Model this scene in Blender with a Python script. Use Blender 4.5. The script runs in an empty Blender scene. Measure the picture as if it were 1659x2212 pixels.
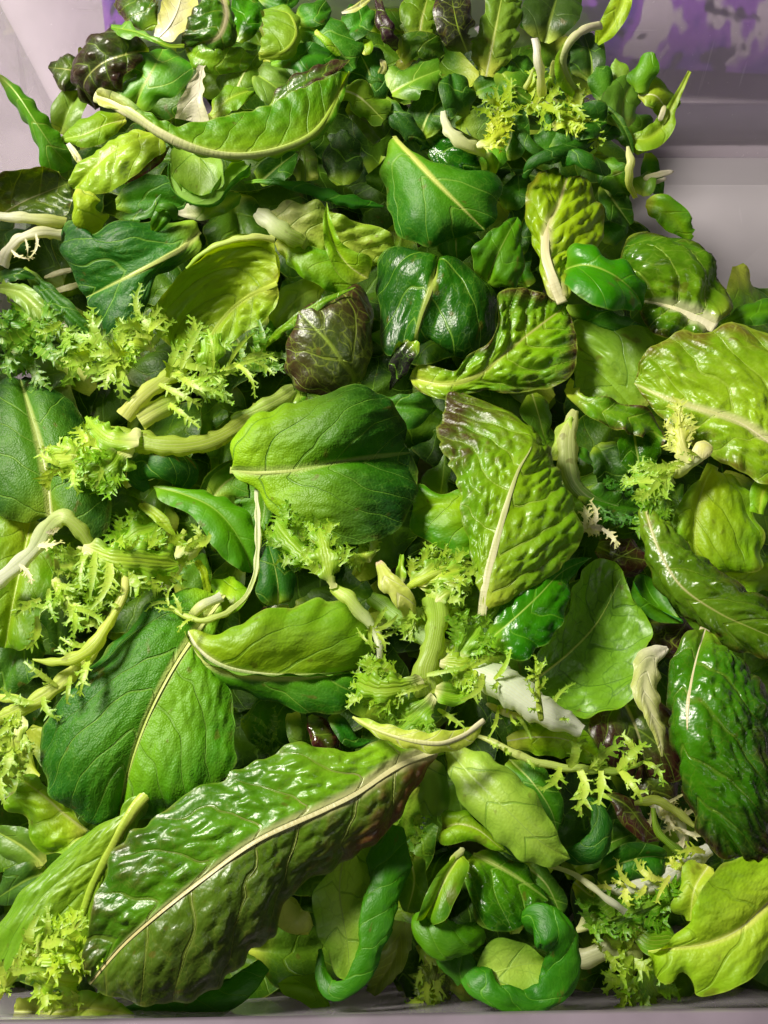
import bpy, math, random
import numpy as np

# ------------------------------------------------------------------ camera, world, lamps, exposure
scene = bpy.context.scene
COL = scene.collection
PITCH, VFOV, CAMZ = math.radians(65.0), math.radians(50.0), 0.42
CAM = np.array([0.0, 0.0, CAMZ])
FWD = np.array([0, math.cos(PITCH), -math.sin(PITCH)])
UPV = np.array([0, math.sin(PITCH), math.cos(PITCH)])
TV = math.tan(VFOV / 2); TH = TV * 0.75

cd = bpy.data.cameras.new("camera"); cam = bpy.data.objects.new("camera", cd); COL.objects.link(cam)
cam.location = CAM; cam.rotation_euler = (math.pi / 2 - PITCH, 0, 0)
cd.sensor_fit = 'VERTICAL'; cd.angle_y = VFOV; cd.clip_start = 0.01; cd.clip_end = 50
scene.camera = cam

world = bpy.data.worlds.new("World"); scene.world = world; world.use_nodes = True
world.node_tree.nodes["Background"].inputs[0].default_value = (1.0, 0.95, 0.88, 1)
world.node_tree.nodes["Background"].inputs[1].default_value = 0.03

def area(name, loc, target, size, sizey, power, color):
    d = bpy.data.lights.new(name, 'AREA'); d.shape = 'RECTANGLE'; d.size = size; d.size_y = sizey
    d.energy = power; d.color = color
    o = bpy.data.objects.new(name, d); COL.objects.link(o); o.location = loc
    v = np.array(target) - np.array(loc)
    from mathutils import Vector
    o.rotation_euler = Vector(v).to_track_quat('-Z', 'Y').to_euler()
    return o
area("ceiling_lamp", (-0.70, 0.62, 0.84), (0.0, 0.15, 0.0), 0.38, 0.24, 27, (1.0, 0.94, 0.82))
area("fill_lamp", (0.75, -0.35, 1.5), (0.0, 0.25, 0.0), 0.25, 0.25, 2.2, (1.0, 0.95, 0.86))  # weak fill added from the front to lift shadows, stands for no actual lamp

scene.view_settings.view_transform = 'Standard'; scene.view_settings.look = 'None'
scene.view_settings.exposure = 0.26; scene.view_settings.gamma = 1.0
scene.view_settings.use_curve_mapping = False
scene.cycles.use_denoising = True
try:
    scene.cycles.denoiser = 'OPENIMAGEDENOISE'
except Exception:
    pass
scene.cycles.max_bounces = 6; scene.cycles.diffuse_bounces = 2; scene.cycles.glossy_bounces = 2
scene.cycles.transmission_bounces = 5; scene.cycles.transparent_max_bounces = 4
scene.cycles.caustics_reflective = False; scene.cycles.caustics_refractive = False
scene.cycles.sample_clamp_indirect = 4.0
scene.cycles.use_adaptive_sampling = True; scene.cycles.adaptive_threshold = 0.035

# ------------------------------------------------------------------ helpers
def lin(c):
    c = np.array(c, float) / 255.0
    return tuple(np.where(c <= 0.04045, c / 12.92, ((c + 0.055) / 1.055) ** 2.4))

def W(x, y, h, tile=(0, 0)):
    """a point of the pile: ray through a place in the picture (tile pixels) met at height h (cm)"""
    ox = 553 * tile[0] + x / 3.0; oy = 553 * tile[1] + y / 3.0
    h = h + np.interp(oy, (0, 450, 900), (3.4, 1.5, 0.0))
    X = (ox / 1659 * 2 - 1) * TH; Y = (1 - oy / 2212 * 2) * TV
    d = FWD + np.array([X, 0, 0]) + Y * UPV
    s = (CAMZ - h / 100.0) / -d[2]
    return CAM + s * d

def WV(xy, h):
    ox = xy[:, 0] / 3.0; oy = xy[:, 1] / 3.0; h = h + np.interp(oy, (0, 450, 900), (3.4, 1.5, 0.0))
    d = FWD[None] + ((ox / 1659 * 2 - 1) * TH)[:, None] * np.array([[1.0, 0, 0]]) + ((1 - oy / 2212 * 2) * TV)[:, None] * UPV[None]
    return CAM[None] + ((CAMZ - h / 100.0) / -d[:, 2])[:, None] * d

def pxm(P):
    """metres per tile pixel at a point"""
    return float(np.dot(np.asarray(P) - CAM, FWD)) * 2 * TH / 1659 / 3

def nrm(a):
    return a / np.maximum(np.linalg.norm(a, axis=-1, keepdims=True), 1e-12)

def cr(pts, sub=12):
    P = np.asarray(pts, float)
    if len(P) < 3:
        return np.array([P[0] + (P[-1] - P[0]) * k / sub for k in range(sub + 1)])
    Q = np.vstack([2 * P[0] - P[1], P, 2 * P[-1] - P[-2]])
    out = []; k = (np.arange(sub) / sub)[:, None]
    for i in range(1, len(Q) - 2):
        p0, p1, p2, p3 = Q[i - 1], Q[i], Q[i + 1], Q[i + 2]
        t0 = 0; t1 = t0 + np.linalg.norm(p1 - p0) ** .5 + 1e-9; t2 = t1 + np.linalg.norm(p2 - p1) ** .5 + 1e-9
        t3 = t2 + np.linalg.norm(p3 - p2) ** .5 + 1e-9
        t = t1 + (t2 - t1) * k
        a1 = (t1 - t) / (t1 - t0) * p0 + (t - t0) / (t1 - t0) * p1
        a2 = (t2 - t) / (t2 - t1) * p1 + (t - t1) / (t2 - t1) * p2
        a3 = (t3 - t) / (t3 - t2) * p2 + (t - t2) / (t3 - t2) * p3
        b1 = (t2 - t) / (t2 - t0) * a1 + (t - t0) / (t2 - t0) * a2
        b2 = (t3 - t) / (t3 - t1) * a2 + (t - t1) / (t3 - t1) * a3
        out.append((t2 - t) / (t2 - t1) * b1 + (t - t1) / (t2 - t1) * b2)
    return np.concatenate(out + [P[-1:]])

def resample(P, n):
    d = np.r_[0, np.cumsum(np.linalg.norm(np.diff(P, axis=0), axis=1))]
    t = np.linspace(0, d[-1], n)
    return np.stack([np.interp(t, d, P[:, k]) for k in range(P.shape[1])], 1), d[-1]

def _h(ix, iy, seed):
    n = (ix.astype(np.int64) * 374761393 + iy.astype(np.int64) * 668265263 + seed * 1274126177) & 0xffffffff
    n = ((n ^ (n >> 13)) * 1274126177) & 0xffffffff
    return ((n ^ (n >> 16)) & 0xffff) / 65535.0

def vnoise(x, y, seed=0):
    x0 = np.floor(x); y0 = np.floor(y); fx = x - x0; fy = y - y0
    fx = fx * fx * (3 - 2 * fx); fy = fy * fy * (3 - 2 * fy)
    a = _h(x0, y0, seed); b = _h(x0 + 1, y0, seed); c = _h(x0, y0 + 1, seed); d = _h(x0 + 1, y0 + 1, seed)
    return ((a + (b - a) * fx) * (1 - fy) + (c + (d - c) * fx) * fy) * 2 - 1

def cells(x, y, seed=0):
    """pillow height of cellular blisters, 0 at the joints"""
    x0 = np.floor(x); y0 = np.floor(y); f1 = np.full(x.shape, 9.0); f2 = f1.copy()
    for i in (-1, 0, 1):
        for j in (-1, 0, 1):
            px = x0 + i + 0.15 + 0.7 * _h(x0 + i, y0 + j, seed); py = y0 + j + 0.15 + 0.7 * _h(x0 + i, y0 + j, seed + 7)
            d = np.hypot(x - px, y - py)
            f2 = np.where(d < f1, f1, np.minimum(f2, d)); f1 = np.minimum(f1, d)
    return np.clip((f2 - f1) / 0.55, 0, 1)

def mesh_obj(name, V, F, mat, parent=None, attrs=None, smooth=True):
    me = bpy.data.meshes.new(name); V = np.ascontiguousarray(V, np.float32)
    q4 = np.asarray([f for f in F if len(f) == 4], np.int32).reshape(-1, 4) if not isinstance(F, np.ndarray) else F.astype(np.int32)
    ng = [] if isinstance(F, np.ndarray) else [f for f in F if len(f) != 4]
    idx = np.concatenate([q4.ravel()] + [np.asarray(f, np.int32) for f in ng]); cnt = np.r_[np.full(len(q4), 4, np.int32), np.asarray([len(f) for f in ng], np.int32)].astype(np.int32)
    me.vertices.add(len(V)); me.vertices.foreach_set('co', V.ravel())
    me.loops.add(len(idx)); me.loops.foreach_set('vertex_index', idx)
    me.polygons.add(len(cnt)); me.polygons.foreach_set('loop_start', np.r_[0, np.cumsum(cnt)[:-1]].astype(np.int32))
    me.update(calc_edges=True)
    if attrs:
        for k, a in attrs.items():
            at = me.attributes.new(k, 'FLOAT_VECTOR', 'POINT')
            at.data.foreach_set('vector', np.ascontiguousarray(a, np.float32).ravel())
    if smooth:
        me.polygons.foreach_set('use_smooth', np.ones(len(me.polygons), bool))
    me.materials.append(mat)
    o = bpy.data.objects.new(name, me); COL.objects.link(o)
    if parent is not None:
        o.parent = parent
    return o

def thing(name, label, cat, loc, group=None):
    o = bpy.data.objects.new(name, None); COL.objects.link(o)
    o.empty_display_size = 0.01
    o.location = loc; o['label'] = label; o['category'] = cat
    if group: o['group'] = group
    return o

def grid_faces(nr, nc, off=0, wrap=False):
    r = np.arange(nr - 1)[:, None]; c = np.arange(nc if wrap else nc - 1)[None, :]
    c2 = (c + 1) % nc
    f = np.stack([r * nc + c + 0 * r, r * nc + c2, (r + 1) * nc + c2, (r + 1) * nc + c], -1).reshape(-1, 4) + off
    return f

# ------------------------------------------------------------------ leaf shader (one node group, used by every leaf)
class NB:
    def __init__(s, tree): s.t = tree; s.n = tree.nodes; s.l = tree.links
    def node(s, typ, **kw):
        nd = s.n.new(typ)
        for k, v in kw.items(): setattr(nd, k, v)
        return nd
    def put(s, sock, v):
        if v is None: return
        if hasattr(v, 'is_output'): s.l.new(v, sock)
        else: sock.default_value = v
    def m(s, op, a, b=None, c=None, clamp=False):
        nd = s.node('ShaderNodeMath', operation=op, use_clamp=clamp)
        s.put(nd.inputs[0], a); s.put(nd.inputs[1], b); s.put(nd.inputs[2], c); return nd.outputs[0]
    def sm(s, v, a, b, lo=0.0, hi=1.0):
        nd = s.node('ShaderNodeMapRange', interpolation_type='SMOOTHSTEP')
        s.put(nd.inputs[0], v); s.put(nd.inputs[1], a); s.put(nd.inputs[2], b); s.put(nd.inputs[3], lo); s.put(nd.inputs[4], hi)
        return nd.outputs[0]
    def mix(s, f, a, b):
        nd = s.node('ShaderNodeMix', data_type='RGBA')
        s.put(nd.inputs[0], f); s.put(nd.inputs[6], a); s.put(nd.inputs[7], b); return nd.outputs[2]
    def noise(s, vec, scale, detail=2.0, rough=0.5):
        nd = s.node('ShaderNodeTexNoise'); s.put(nd.inputs['Vector'], vec); nd.inputs['Scale'].default_value = scale
        nd.inputs['Detail'].default_value = detail; nd.inputs['Roughness'].default_value = rough
        return nd.outputs[0]
    def vor(s, vec, scale, feature='DISTANCE_TO_EDGE', rnd=1.0):
        nd = s.node('ShaderNodeTexVoronoi', feature=feature); s.put(nd.inputs['Vector'], vec); nd.inputs['Scale'].default_value = scale
        nd.inputs['Randomness'].default_value = rnd
        return nd.outputs[0]

def build_leaf_group():
    g = bpy.data.node_groups.new("leaf_tissue", 'ShaderNodeTree')
    I = g.interface
    for nm in ('Inner', 'Outer', 'Base', 'Red', 'Vein', 'Back', 'Rib'):
        I.new_socket(nm, in_out='INPUT', socket_type='NodeSocketColor')
    for nm, dv in (('RedAmt', 0.0), ('RedT', 0.4), ('RedQ', 0.6), ('RedThr', 0.6), ('BaseT', 0.25), ('VeinW', 0.06), ('VeinAmt', 0.7), ('NetScale', 3.0),
                   ('NetAmt', 0.3), ('NetW', 0.06), ('RibW', 0.0), ('Rough', 0.35), ('Spec', 0.5), ('Trans', 0.25), ('Bump', 0.4), ('FineScale', 14.0), ('Grad', 0.6), ('Patch', 0.5)):
        k = I.new_socket(nm, in_out='INPUT', socket_type='NodeSocketFloat'); k.default_value = dv
    I.new_socket('Shader', in_out='OUTPUT', socket_type='NodeSocketShader')
    b = NB(g); gi = b.node('NodeGroupInput'); go = b.node('NodeGroupOutput'); i = gi.outputs
    a1 = b.node('ShaderNodeAttribute', attribute_name='lt'); a2 = b.node('ShaderNodeAttribute', attribute_name='luv')
    s1 = b.node('ShaderNodeSeparateXYZ'); b.l.new(a1.outputs['Vector'], s1.inputs[0]); t, q, phi = s1.outputs
    s2 = b.node('ShaderNodeSeparateXYZ'); b.l.new(a2.outputs['Vector'], s2.inputs[0]); u, v, pil = s2.outputs
    aq = b.m('ABSOLUTE', q); av = b.m('ABSOLUTE', v)
    oi = b.node('ShaderNodeObjectInfo')
    cb = b.node('ShaderNodeCombineXYZ'); b.l.new(u, cb.inputs[0]); b.l.new(v, cb.inputs[1]); b.l.new(b.m('MULTIPLY', oi.outputs['Random'], 50.0), cb.inputs[2])
    uv = cb.outputs[0]
    nz = b.noise(uv, 0.45, 2.0)
    nz2 = b.noise(uv, 2.2, 2.0)
    # pigment
    gq = b.m('ADD', b.m('MULTIPLY', aq, 0.72), b.m('MULTIPLY', t, 0.42))
    gq = b.m('ADD', gq, b.m('MULTIPLY', b.m('SUBTRACT', nz, 0.5), i['Patch']))
    f = b.m('MULTIPLY', b.sm(gq, 0.1, 0.95), b.m('ADD', i['Grad'], 0.4), clamp=True)
    col = b.mix(f, i['Inner'], i['Outer'])
    col = b.mix(b.m('MULTIPLY', b.sm(nz2, 0.3, 0.75), 0.22), col, i['Inner'])
    bf = b.sm(b.m('ADD', t, b.m('MULTIPLY', b.m('SUBTRACT', nz, 0.5), 0.2)), 0.0, i['BaseT'], 1.0, 0.0)
    col = b.mix(bf, col, i['Base'])
    # red tint, strongest towards tip and margin and on the blisters
    rr = b.m('ADD', b.m('MULTIPLY', t, i['RedT']), b.m('MULTIPLY', b.m('POWER', aq, 2.0), i['RedQ']))
    rr = b.m('ADD', rr, b.m('MULTIPLY', b.m('SUBTRACT', nz, 0.5), 0.6)); rr = b.m('ADD', rr, b.m('MULTIPLY', b.m('SUBTRACT', nz2, 0.5), 0.35))
    rr = b.m('ADD', rr, b.m('MULTIPLY', b.m('SUBTRACT', pil, 0.5), 0.25))
    rf = b.m('MULTIPLY', b.sm(rr, i['RedThr'], b.m('ADD', i['RedThr'], 0.45)), i['RedAmt'], clamp=True)
    col = b.mix(rf, col, i['Red'])
    # veins
    wv = b.m('MULTIPLY', i['VeinW'], b.m('SUBTRACT', 1.15, b.m('MULTIPLY', aq, 0.85)))
    pp = b.m('PINGPONG', phi, 0.5)
    vein = b.sm(pp, b.m('MULTIPLY', wv, 0.35), wv, 1.0, 0.0)
    wob = b.node('ShaderNodeVectorMath', operation='ADD'); b.l.new(uv, wob.inputs[0])
    nv = b.node('ShaderNodeTexNoise'); b.l.new(uv, nv.inputs['Vector']); nv.inputs['Scale'].default_value = 1.5
    sc = b.node('ShaderNodeVectorMath', operation='SCALE'); b.l.new(nv.outputs['Color'], sc.inputs[0]); sc.inputs[3].default_value = 0.55
    b.l.new(sc.outputs[0], wob.inputs[1])
    vo = b.node('ShaderNodeTexVoronoi', feature='DISTANCE_TO_EDGE'); b.l.new(wob.outputs[0], vo.inputs['Vector']); b.l.new(i['NetScale'], vo.inputs['Scale'])
    net = b.sm(vo.outputs[0], b.m('MULTIPLY', i['NetW'], .2), i['NetW'], 1.0, 0.0)
    vo2 = b.node('ShaderNodeTexVoronoi', feature='DISTANCE_TO_EDGE'); b.l.new(wob.outputs[0], vo2.inputs['Vector']); b.l.new(b.m('MULTIPLY', i['NetScale'], 2.7), vo2.inputs['Scale'])
    net = b.m('MAXIMUM', net, b.m('MULTIPLY', b.sm(vo2.outputs[0], .01, .09, 1.0, 0.0), .4))
    vm = b.m('MAXIMUM', b.m('MULTIPLY', vein, i['VeinAmt']), b.m('MULTIPLY', b.m('MULTIPLY', net, i['NetAmt']), b.sm(nz2, .28, .62)))
    col = b.mix(vm, col, i['Vein'])
    rw_ = b.m('MULTIPLY', i['RibW'], b.m('SUBTRACT', 1.0, b.m('MULTIPLY', b.m('POWER', t, 1.4), .86)))
    rm = b.m('MULTIPLY', b.sm(b.m('ADD', av, b.m('MULTIPLY', b.m('SUBTRACT', nz2, .5), b.m('MULTIPLY', rw_, .5))), b.m('MULTIPLY', rw_, .55), b.m('MULTIPLY', rw_, 1.9), 1.0, 0.0), b.m('SUBTRACT', .9, b.m('MULTIPLY', t, .5)))
    col = b.mix(b.m('MULTIPLY', rm, b.m('GREATER_THAN', i['RibW'], .001)), col, i['Rib'])
    br = b.m('MULTIPLY', b.m('MULTIPLY', b.sm(aq, .90, 1.0), b.sm(nz2, .50, .68)), .55)
    br = b.m('MAXIMUM', br, b.m('MULTIPLY', b.sm(b.noise(uv, 1.3, 2.0, .65), .66, .73), .5))
    col = b.mix(br, col, (*lin((96, 84, 30)), 1))
    col = b.mix(b.m('MULTIPLY', b.sm(aq, .955, .99), .4), col, i['Back'])
    bk = b.node('ShaderNodeNewGeometry').outputs['Backfacing']
    colb = b.mix(b.m('MULTIPLY', vm, 0.6), i['Back'], i['Vein'])
    colb = b.mix(b.m('MULTIPLY', rf, 0.75), colb, i['Red'])
    col = b.mix(bk, col, colb)
    hv = b.node('ShaderNodeHueSaturation'); b.l.new(b.m('ADD', 0.88, b.m('MULTIPLY', oi.outputs['Random'], 0.24)), hv.inputs['Value']); hv.inputs['Saturation'].default_value = 1.02
    b.l.new(b.m('ADD', 0.490, b.m('MULTIPLY', b.m('FRACT', b.m('MULTIPLY', oi.outputs['Random'], 7.3)), 0.012)), hv.inputs['Hue']); b.l.new(col, hv.inputs['Color']); col = hv.outputs[0]
    # relief
    fine = b.node('ShaderNodeTexVoronoi', feature='F1'); b.l.new(uv, fine.inputs['Vector']); b.l.new(i['FineScale'], fine.inputs['Scale'])
    hgt = b.m('SUBTRACT', 1.0, b.m('MULTIPLY', fine.outputs[0], 0.5))
    hgt = b.m('SUBTRACT', hgt, b.m('MULTIPLY', vein, 1.0))
    hgt = b.m('ADD', hgt, b.m('MULTIPLY', b.noise(uv, 5.0, 2.0, 0.6), 0.7))
    bp = b.node('ShaderNodeBump'); bp.inputs['Distance'].default_value = 0.0004; b.l.new(i['Bump'], bp.inputs['Strength']); b.l.new(hgt, bp.inputs['Height'])
    pr = b.node('ShaderNodeBsdfPrincipled'); b.l.new(col, pr.inputs['Base Color'])
    rgh = b.m('ADD', i['Rough'], b.m('MULTIPLY', b.m('SUBTRACT', nz2, 0.5), 0.25)); rgh = b.m('ADD', rgh, b.m('MULTIPLY', bk, 0.15))
    b.l.new(rgh, pr.inputs['Roughness']); b.l.new(i['Spec'], pr.inputs['Specular IOR Level']); b.l.new(bp.outputs[0], pr.inputs['Normal'])
    tr = b.node('ShaderNodeBsdfTranslucent'); b.l.new(bp.outputs[0], tr.inputs['Normal'])
    hs = b.node('ShaderNodeHueSaturation'); hs.inputs['Hue'].default_value = 0.484; hs.inputs['Saturation'].default_value = 1.15; hs.inputs['Value'].default_value = 1.5
    b.l.new(col, hs.inputs['Color']); b.l.new(hs.outputs[0], tr.inputs['Color'])
    mx = b.node('ShaderNodeMixShader'); b.l.new(i['Trans'], mx.inputs[0]); b.l.new(pr.outputs[0], mx.inputs[1]); b.l.new(tr.outputs[0], mx.inputs[2])
    b.l.new(mx.outputs[0], go.inputs[0])
    return g
LEAFG = build_leaf_group()

def build_rib_group():
    g = bpy.data.node_groups.new("rib_tissue", 'ShaderNodeTree'); I = g.interface
    for nm in ('Low', 'High'): I.new_socket(nm, in_out='INPUT', socket_type='NodeSocketColor')
    for nm, dv in (('Fade', 1.0), ('Stria', 0.5), ('Rough', 0.38), ('Trans', 0.15)):
        k = I.new_socket(nm, in_out='INPUT', socket_type='NodeSocketFloat'); k.default_value = dv
    I.new_socket('Shader', in_out='OUTPUT', socket_type='NodeSocketShader')
    b = NB(g); gi = b.node('NodeGroupInput'); go = b.node('NodeGroupOutput'); i = gi.outputs
    a1 = b.node('ShaderNodeAttribute', attribute_name='lt'); a2 = b.node('ShaderNodeAttribute', attribute_name='luv')
    s1 = b.node('ShaderNodeSeparateXYZ'); b.l.new(a1.outputs['Vector'], s1.inputs[0]); t, q, _ = s1.outputs
    s2 = b.node('ShaderNodeSeparateXYZ'); b.l.new(a2.outputs['Vector'], s2.inputs[0]); u, v, _p = s2.outputs
    cb = b.node('ShaderNodeCombineXYZ'); b.l.new(b.m('MULTIPLY', u, 9.0), cb.inputs[0]); b.l.new(b.m('MULTIPLY', v, 3.0), cb.inputs[1])
    n1 = b.noise(cb.outputs[0], 1.0, 3.0, 0.6)
    cl = b.node('ShaderNodeCombineXYZ'); b.l.new(b.m('MULTIPLY', u, 0.6), cl.inputs[0]); b.l.new(b.m('MULTIPLY', v, 22.0), cl.inputs[1])
    n2 = b.noise(cl.outputs[0], 1.0, 2.0, 0.5)
    f = b.m('MULTIPLY', b.sm(t, 0.05, 1.0), i['Fade'], clamp=True)
    col = b.mix(f, i['Low'], i['High'])
    col = b.mix(b.m('MULTIPLY', b.sm(n2, 0.35, 0.7), 0.5), col, i['High'])
    hgt = b.m('ADD', b.m('MULTIPLY', n1, 1.0), b.m('MULTIPLY', n2, 0.7))
    bp = b.node('ShaderNodeBump'); bp.inputs['Distance'].default_value = 0.0004; b.l.new(i['Stria'], bp.inputs['Strength']); b.l.new(hgt, bp.inputs['Height'])
    pr = b.node('ShaderNodeBsdfPrincipled'); b.l.new(col, pr.inputs['Base Color']); b.l.new(i['Rough'], pr.inputs['Roughness']); b.l.new(bp.outputs[0], pr.inputs['Normal'])
    pr.inputs['Specular IOR Level'].default_value = 0.4
    tr = b.node('ShaderNodeBsdfTranslucent'); b.l.new(col, tr.inputs['Color'])
    mx = b.node('ShaderNodeMixShader'); b.l.new(i['Trans'], mx.inputs[0]); b.l.new(pr.outputs[0], mx.inputs[1]); b.l.new(tr.outputs[0], mx.inputs[2])
    b.l.new(mx.outputs[0], go.inputs[0])
    return g
RIBG = build_rib_group()

_mc = {}
def group_mat(name, grp, vals):
    key = (name, tuple(sorted(vals.items())))
    if key in _mc: return _mc[key]
    m = bpy.data.materials.new(name); m.use_nodes = True; nt = m.node_tree; nt.nodes.clear()
    o = nt.nodes.new('ShaderNodeOutputMaterial'); gn = nt.nodes.new('ShaderNodeGroup'); gn.node_tree = grp
    nt.links.new(gn.outputs[0], o.inputs[0])
    for k, v in vals.items():
        if isinstance(v, tuple):
            r_, g_, b_ = v
            if g_ > r_ * 1.02: b_ = b_ * (.6 if g_ > 1.6 * r_ else .8)      # salad green: hardly any blue
            gn.inputs[k].default_value = (*lin((r_, g_, b_)), 1)
        else: gn.inputs[k].default_value = v
    _mc[key] = m
    return m

# species: pigment colours (sRGB) and habit
SPEC = {
 'SP': dict(Inner=(66,130,26), Outer=(34,84,12), Base=(140,175,60), Vein=(104,150,62), Back=(104,150,66), VeinW=.05, VeinAmt=.75, NetScale=2.6, NetAmt=.30, NetW=.05, Rough=.50, Spec=.28, Bump=.5, Trans=.18, FineScale=11.0,
            rib=(196,206,150), ribh=(110,155,60), bl=.5, vs=1.5, und=1.2),
 'SL': dict(Inner=(128,172,40), Outer=(60,122,22), Base=(165,195,70), Vein=(98,148,40), Back=(150,188,84), VeinW=.05, VeinAmt=.6, NetScale=2.6, NetAmt=.28, NetW=.05, Rough=.46, Spec=.4, Bump=.45, Trans=.28, FineScale=11.0,
            rib=(205,212,160), ribh=(140,178,70), bl=.6, vs=1.5, und=1.5),
 'SB': dict(Inner=(164,200,92), Outer=(128,174,66), Base=(180,205,110), Vein=(96,142,44), Back=(30,96,24), VeinW=.045, VeinAmt=.6, NetScale=2.0, NetAmt=.3, Rough=.46, Bump=.4, Trans=.28, FineScale=10.0,
            rib=(168,196,104), ribh=(130,170,70), bl=.5, vs=1.6, und=1.2),
 'LM': dict(Inner=(158,196,48), Outer=(108,168,32), Base=(190,205,100), Vein=(120,160,46), Back=(168,198,96), VeinW=.06, VeinAmt=.5, NetScale=2.4, NetAmt=.28, Rough=.46, Spec=.36, Bump=.55, Trans=.30, FineScale=9.0,
            rib=(214,218,170), ribh=(170,195,90), bl=1.1, vs=1.3, und=1.5),
 'LB': dict(Inner=(174,206,96), Outer=(146,188,62), Base=(200,212,130), Vein=(86,130,34), Back=(120,170,36), VeinW=.04, VeinAmt=.65, NetScale=1.7, NetAmt=.42, Rough=.42, Bump=.4, Trans=.30, FineScale=8.0,
            rib=(200,210,140), ribh=(150,186,80), bl=.9, vs=1.7, und=1.4),
 'RR': dict(Inner=(74,118,30), Outer=(44,86,22), Base=(120,158,50), Vein=(112,138,56), Back=(118,146,62), Red=(50,24,22), RedAmt=.95, RedT=.55, RedQ=.5, RedThr=.25, VeinW=.07, VeinAmt=.55, NetScale=2.6, NetAmt=.3,
            Rough=.33, Spec=.45, Bump=.5, Trans=.18, FineScale=8.0, rib=(190,190,140), ribh=(128,140,70), bl=2.0, vs=1.05, und=1.5),
 'RG': dict(Inner=(118,164,36), Outer=(64,120,24), Base=(176,196,80), Vein=(150,178,84), Back=(146,178,72), Red=(70,36,24), RedAmt=.9, RedT=.35, RedQ=.55, RedThr=.42, VeinW=.06, VeinAmt=.5, NetScale=2.4, NetAmt=.32,
            Rough=.36, Spec=.42, Bump=.5, Trans=.24, FineScale=8.0, rib=(214,212,168), ribh=(150,170,84), bl=1.7, vs=1.1, und=1.5),
 'RB': dict(Inner=(62,84,30), Outer=(64,42,28), Base=(96,120,44), Vein=(128,148,62), Back=(70,110,30), Red=(56,24,24), RedAmt=.7, RedT=.4, RedQ=.6, RedThr=.45, VeinW=.05, VeinAmt=.8, NetScale=2.0, NetAmt=.55,
            Rough=.36, Bump=.5, Trans=.15, FineScale=8.0, rib=(140,164,64), ribh=(120,146,60), bl=.8, vs=1.3, und=1.0),
 'FR': dict(Inner=(178,204,100), Outer=(112,170,46), Base=(212,216,150), Vein=(188,204,110), Back=(160,196,84), VeinW=.12, VeinAmt=.35, NetScale=4.0, NetAmt=.1, Rough=.42, Bump=.25, Trans=.32, FineScale=8.0,
            rib=(208,214,156), ribh=(160,192,84), bl=.3, vs=.5, und=1.0, k=2.2),
 'ST': dict(Inner=(184,204,104), Outer=(176,200,92), Base=(214,214,168), Vein=(214,218,160), Back=(190,206,120), VeinW=.18, VeinAmt=.3, NetScale=5.0, NetAmt=.05, Rough=.42, Spec=.4, Bump=.22, Trans=.40, FineScale=9.0, Grad=.3, Patch=.3,
            rib=(208,214,156), ribh=(170,196,90), bl=.8, vs=.5, und=1.0),
 'SG': dict(Inner=(78,138,26), Outer=(46,104,18), Base=(120,170,50), Vein=(98,156,50), Back=(122,166,72), VeinW=.05, VeinAmt=.5, NetScale=1.8, NetAmt=.14, Rough=.46, Spec=.32, Bump=.35, Trans=.2, FineScale=10.0,
            rib=(170,196,110), ribh=(100,150,56), bl=.5, vs=1.5, und=1.4),
 'WH': dict(Inner=(222,216,188), Outer=(206,212,140), Base=(228,222,202), Vein=(214,210,180), Back=(214,214,170), VeinW=.1, VeinAmt=.4, NetScale=2.0, NetAmt=.1, Rough=.42, Bump=.5, Trans=.3, FineScale=7.0,
            rib=(228,222,202), ribh=(214,214,160), bl=.4, vs=.9, und=1.0, k=2.0),
 'AR': dict(Inner=(78,140,34), Outer=(44,110,22), Base=(140,176,64), Vein=(140,176,84), Back=(120,164,70), VeinW=.05, VeinAmt=.7, NetScale=2.5, NetAmt=.15, Rough=.44, Bump=.35, Trans=.24, FineScale=9.0,
            rib=(178,200,120), ribh=(120,164,66), bl=.4, vs=1.3, und=1.5),
}
GEO = ('rib', 'ribh', 'bl', 'vs', 'und', 'k')
CATS = {'SP': 'spinach leaf'}

def widths_at(w, T):
    w = np.asarray(w, float); x = np.linspace(0, 1, len(w))
    P = cr(np.stack([x, w], 1), 10)
    o = np.argsort(P[:, 0]); return np.maximum(np.interp(T, P[o, 0], P[o, 1]), 0)

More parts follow.
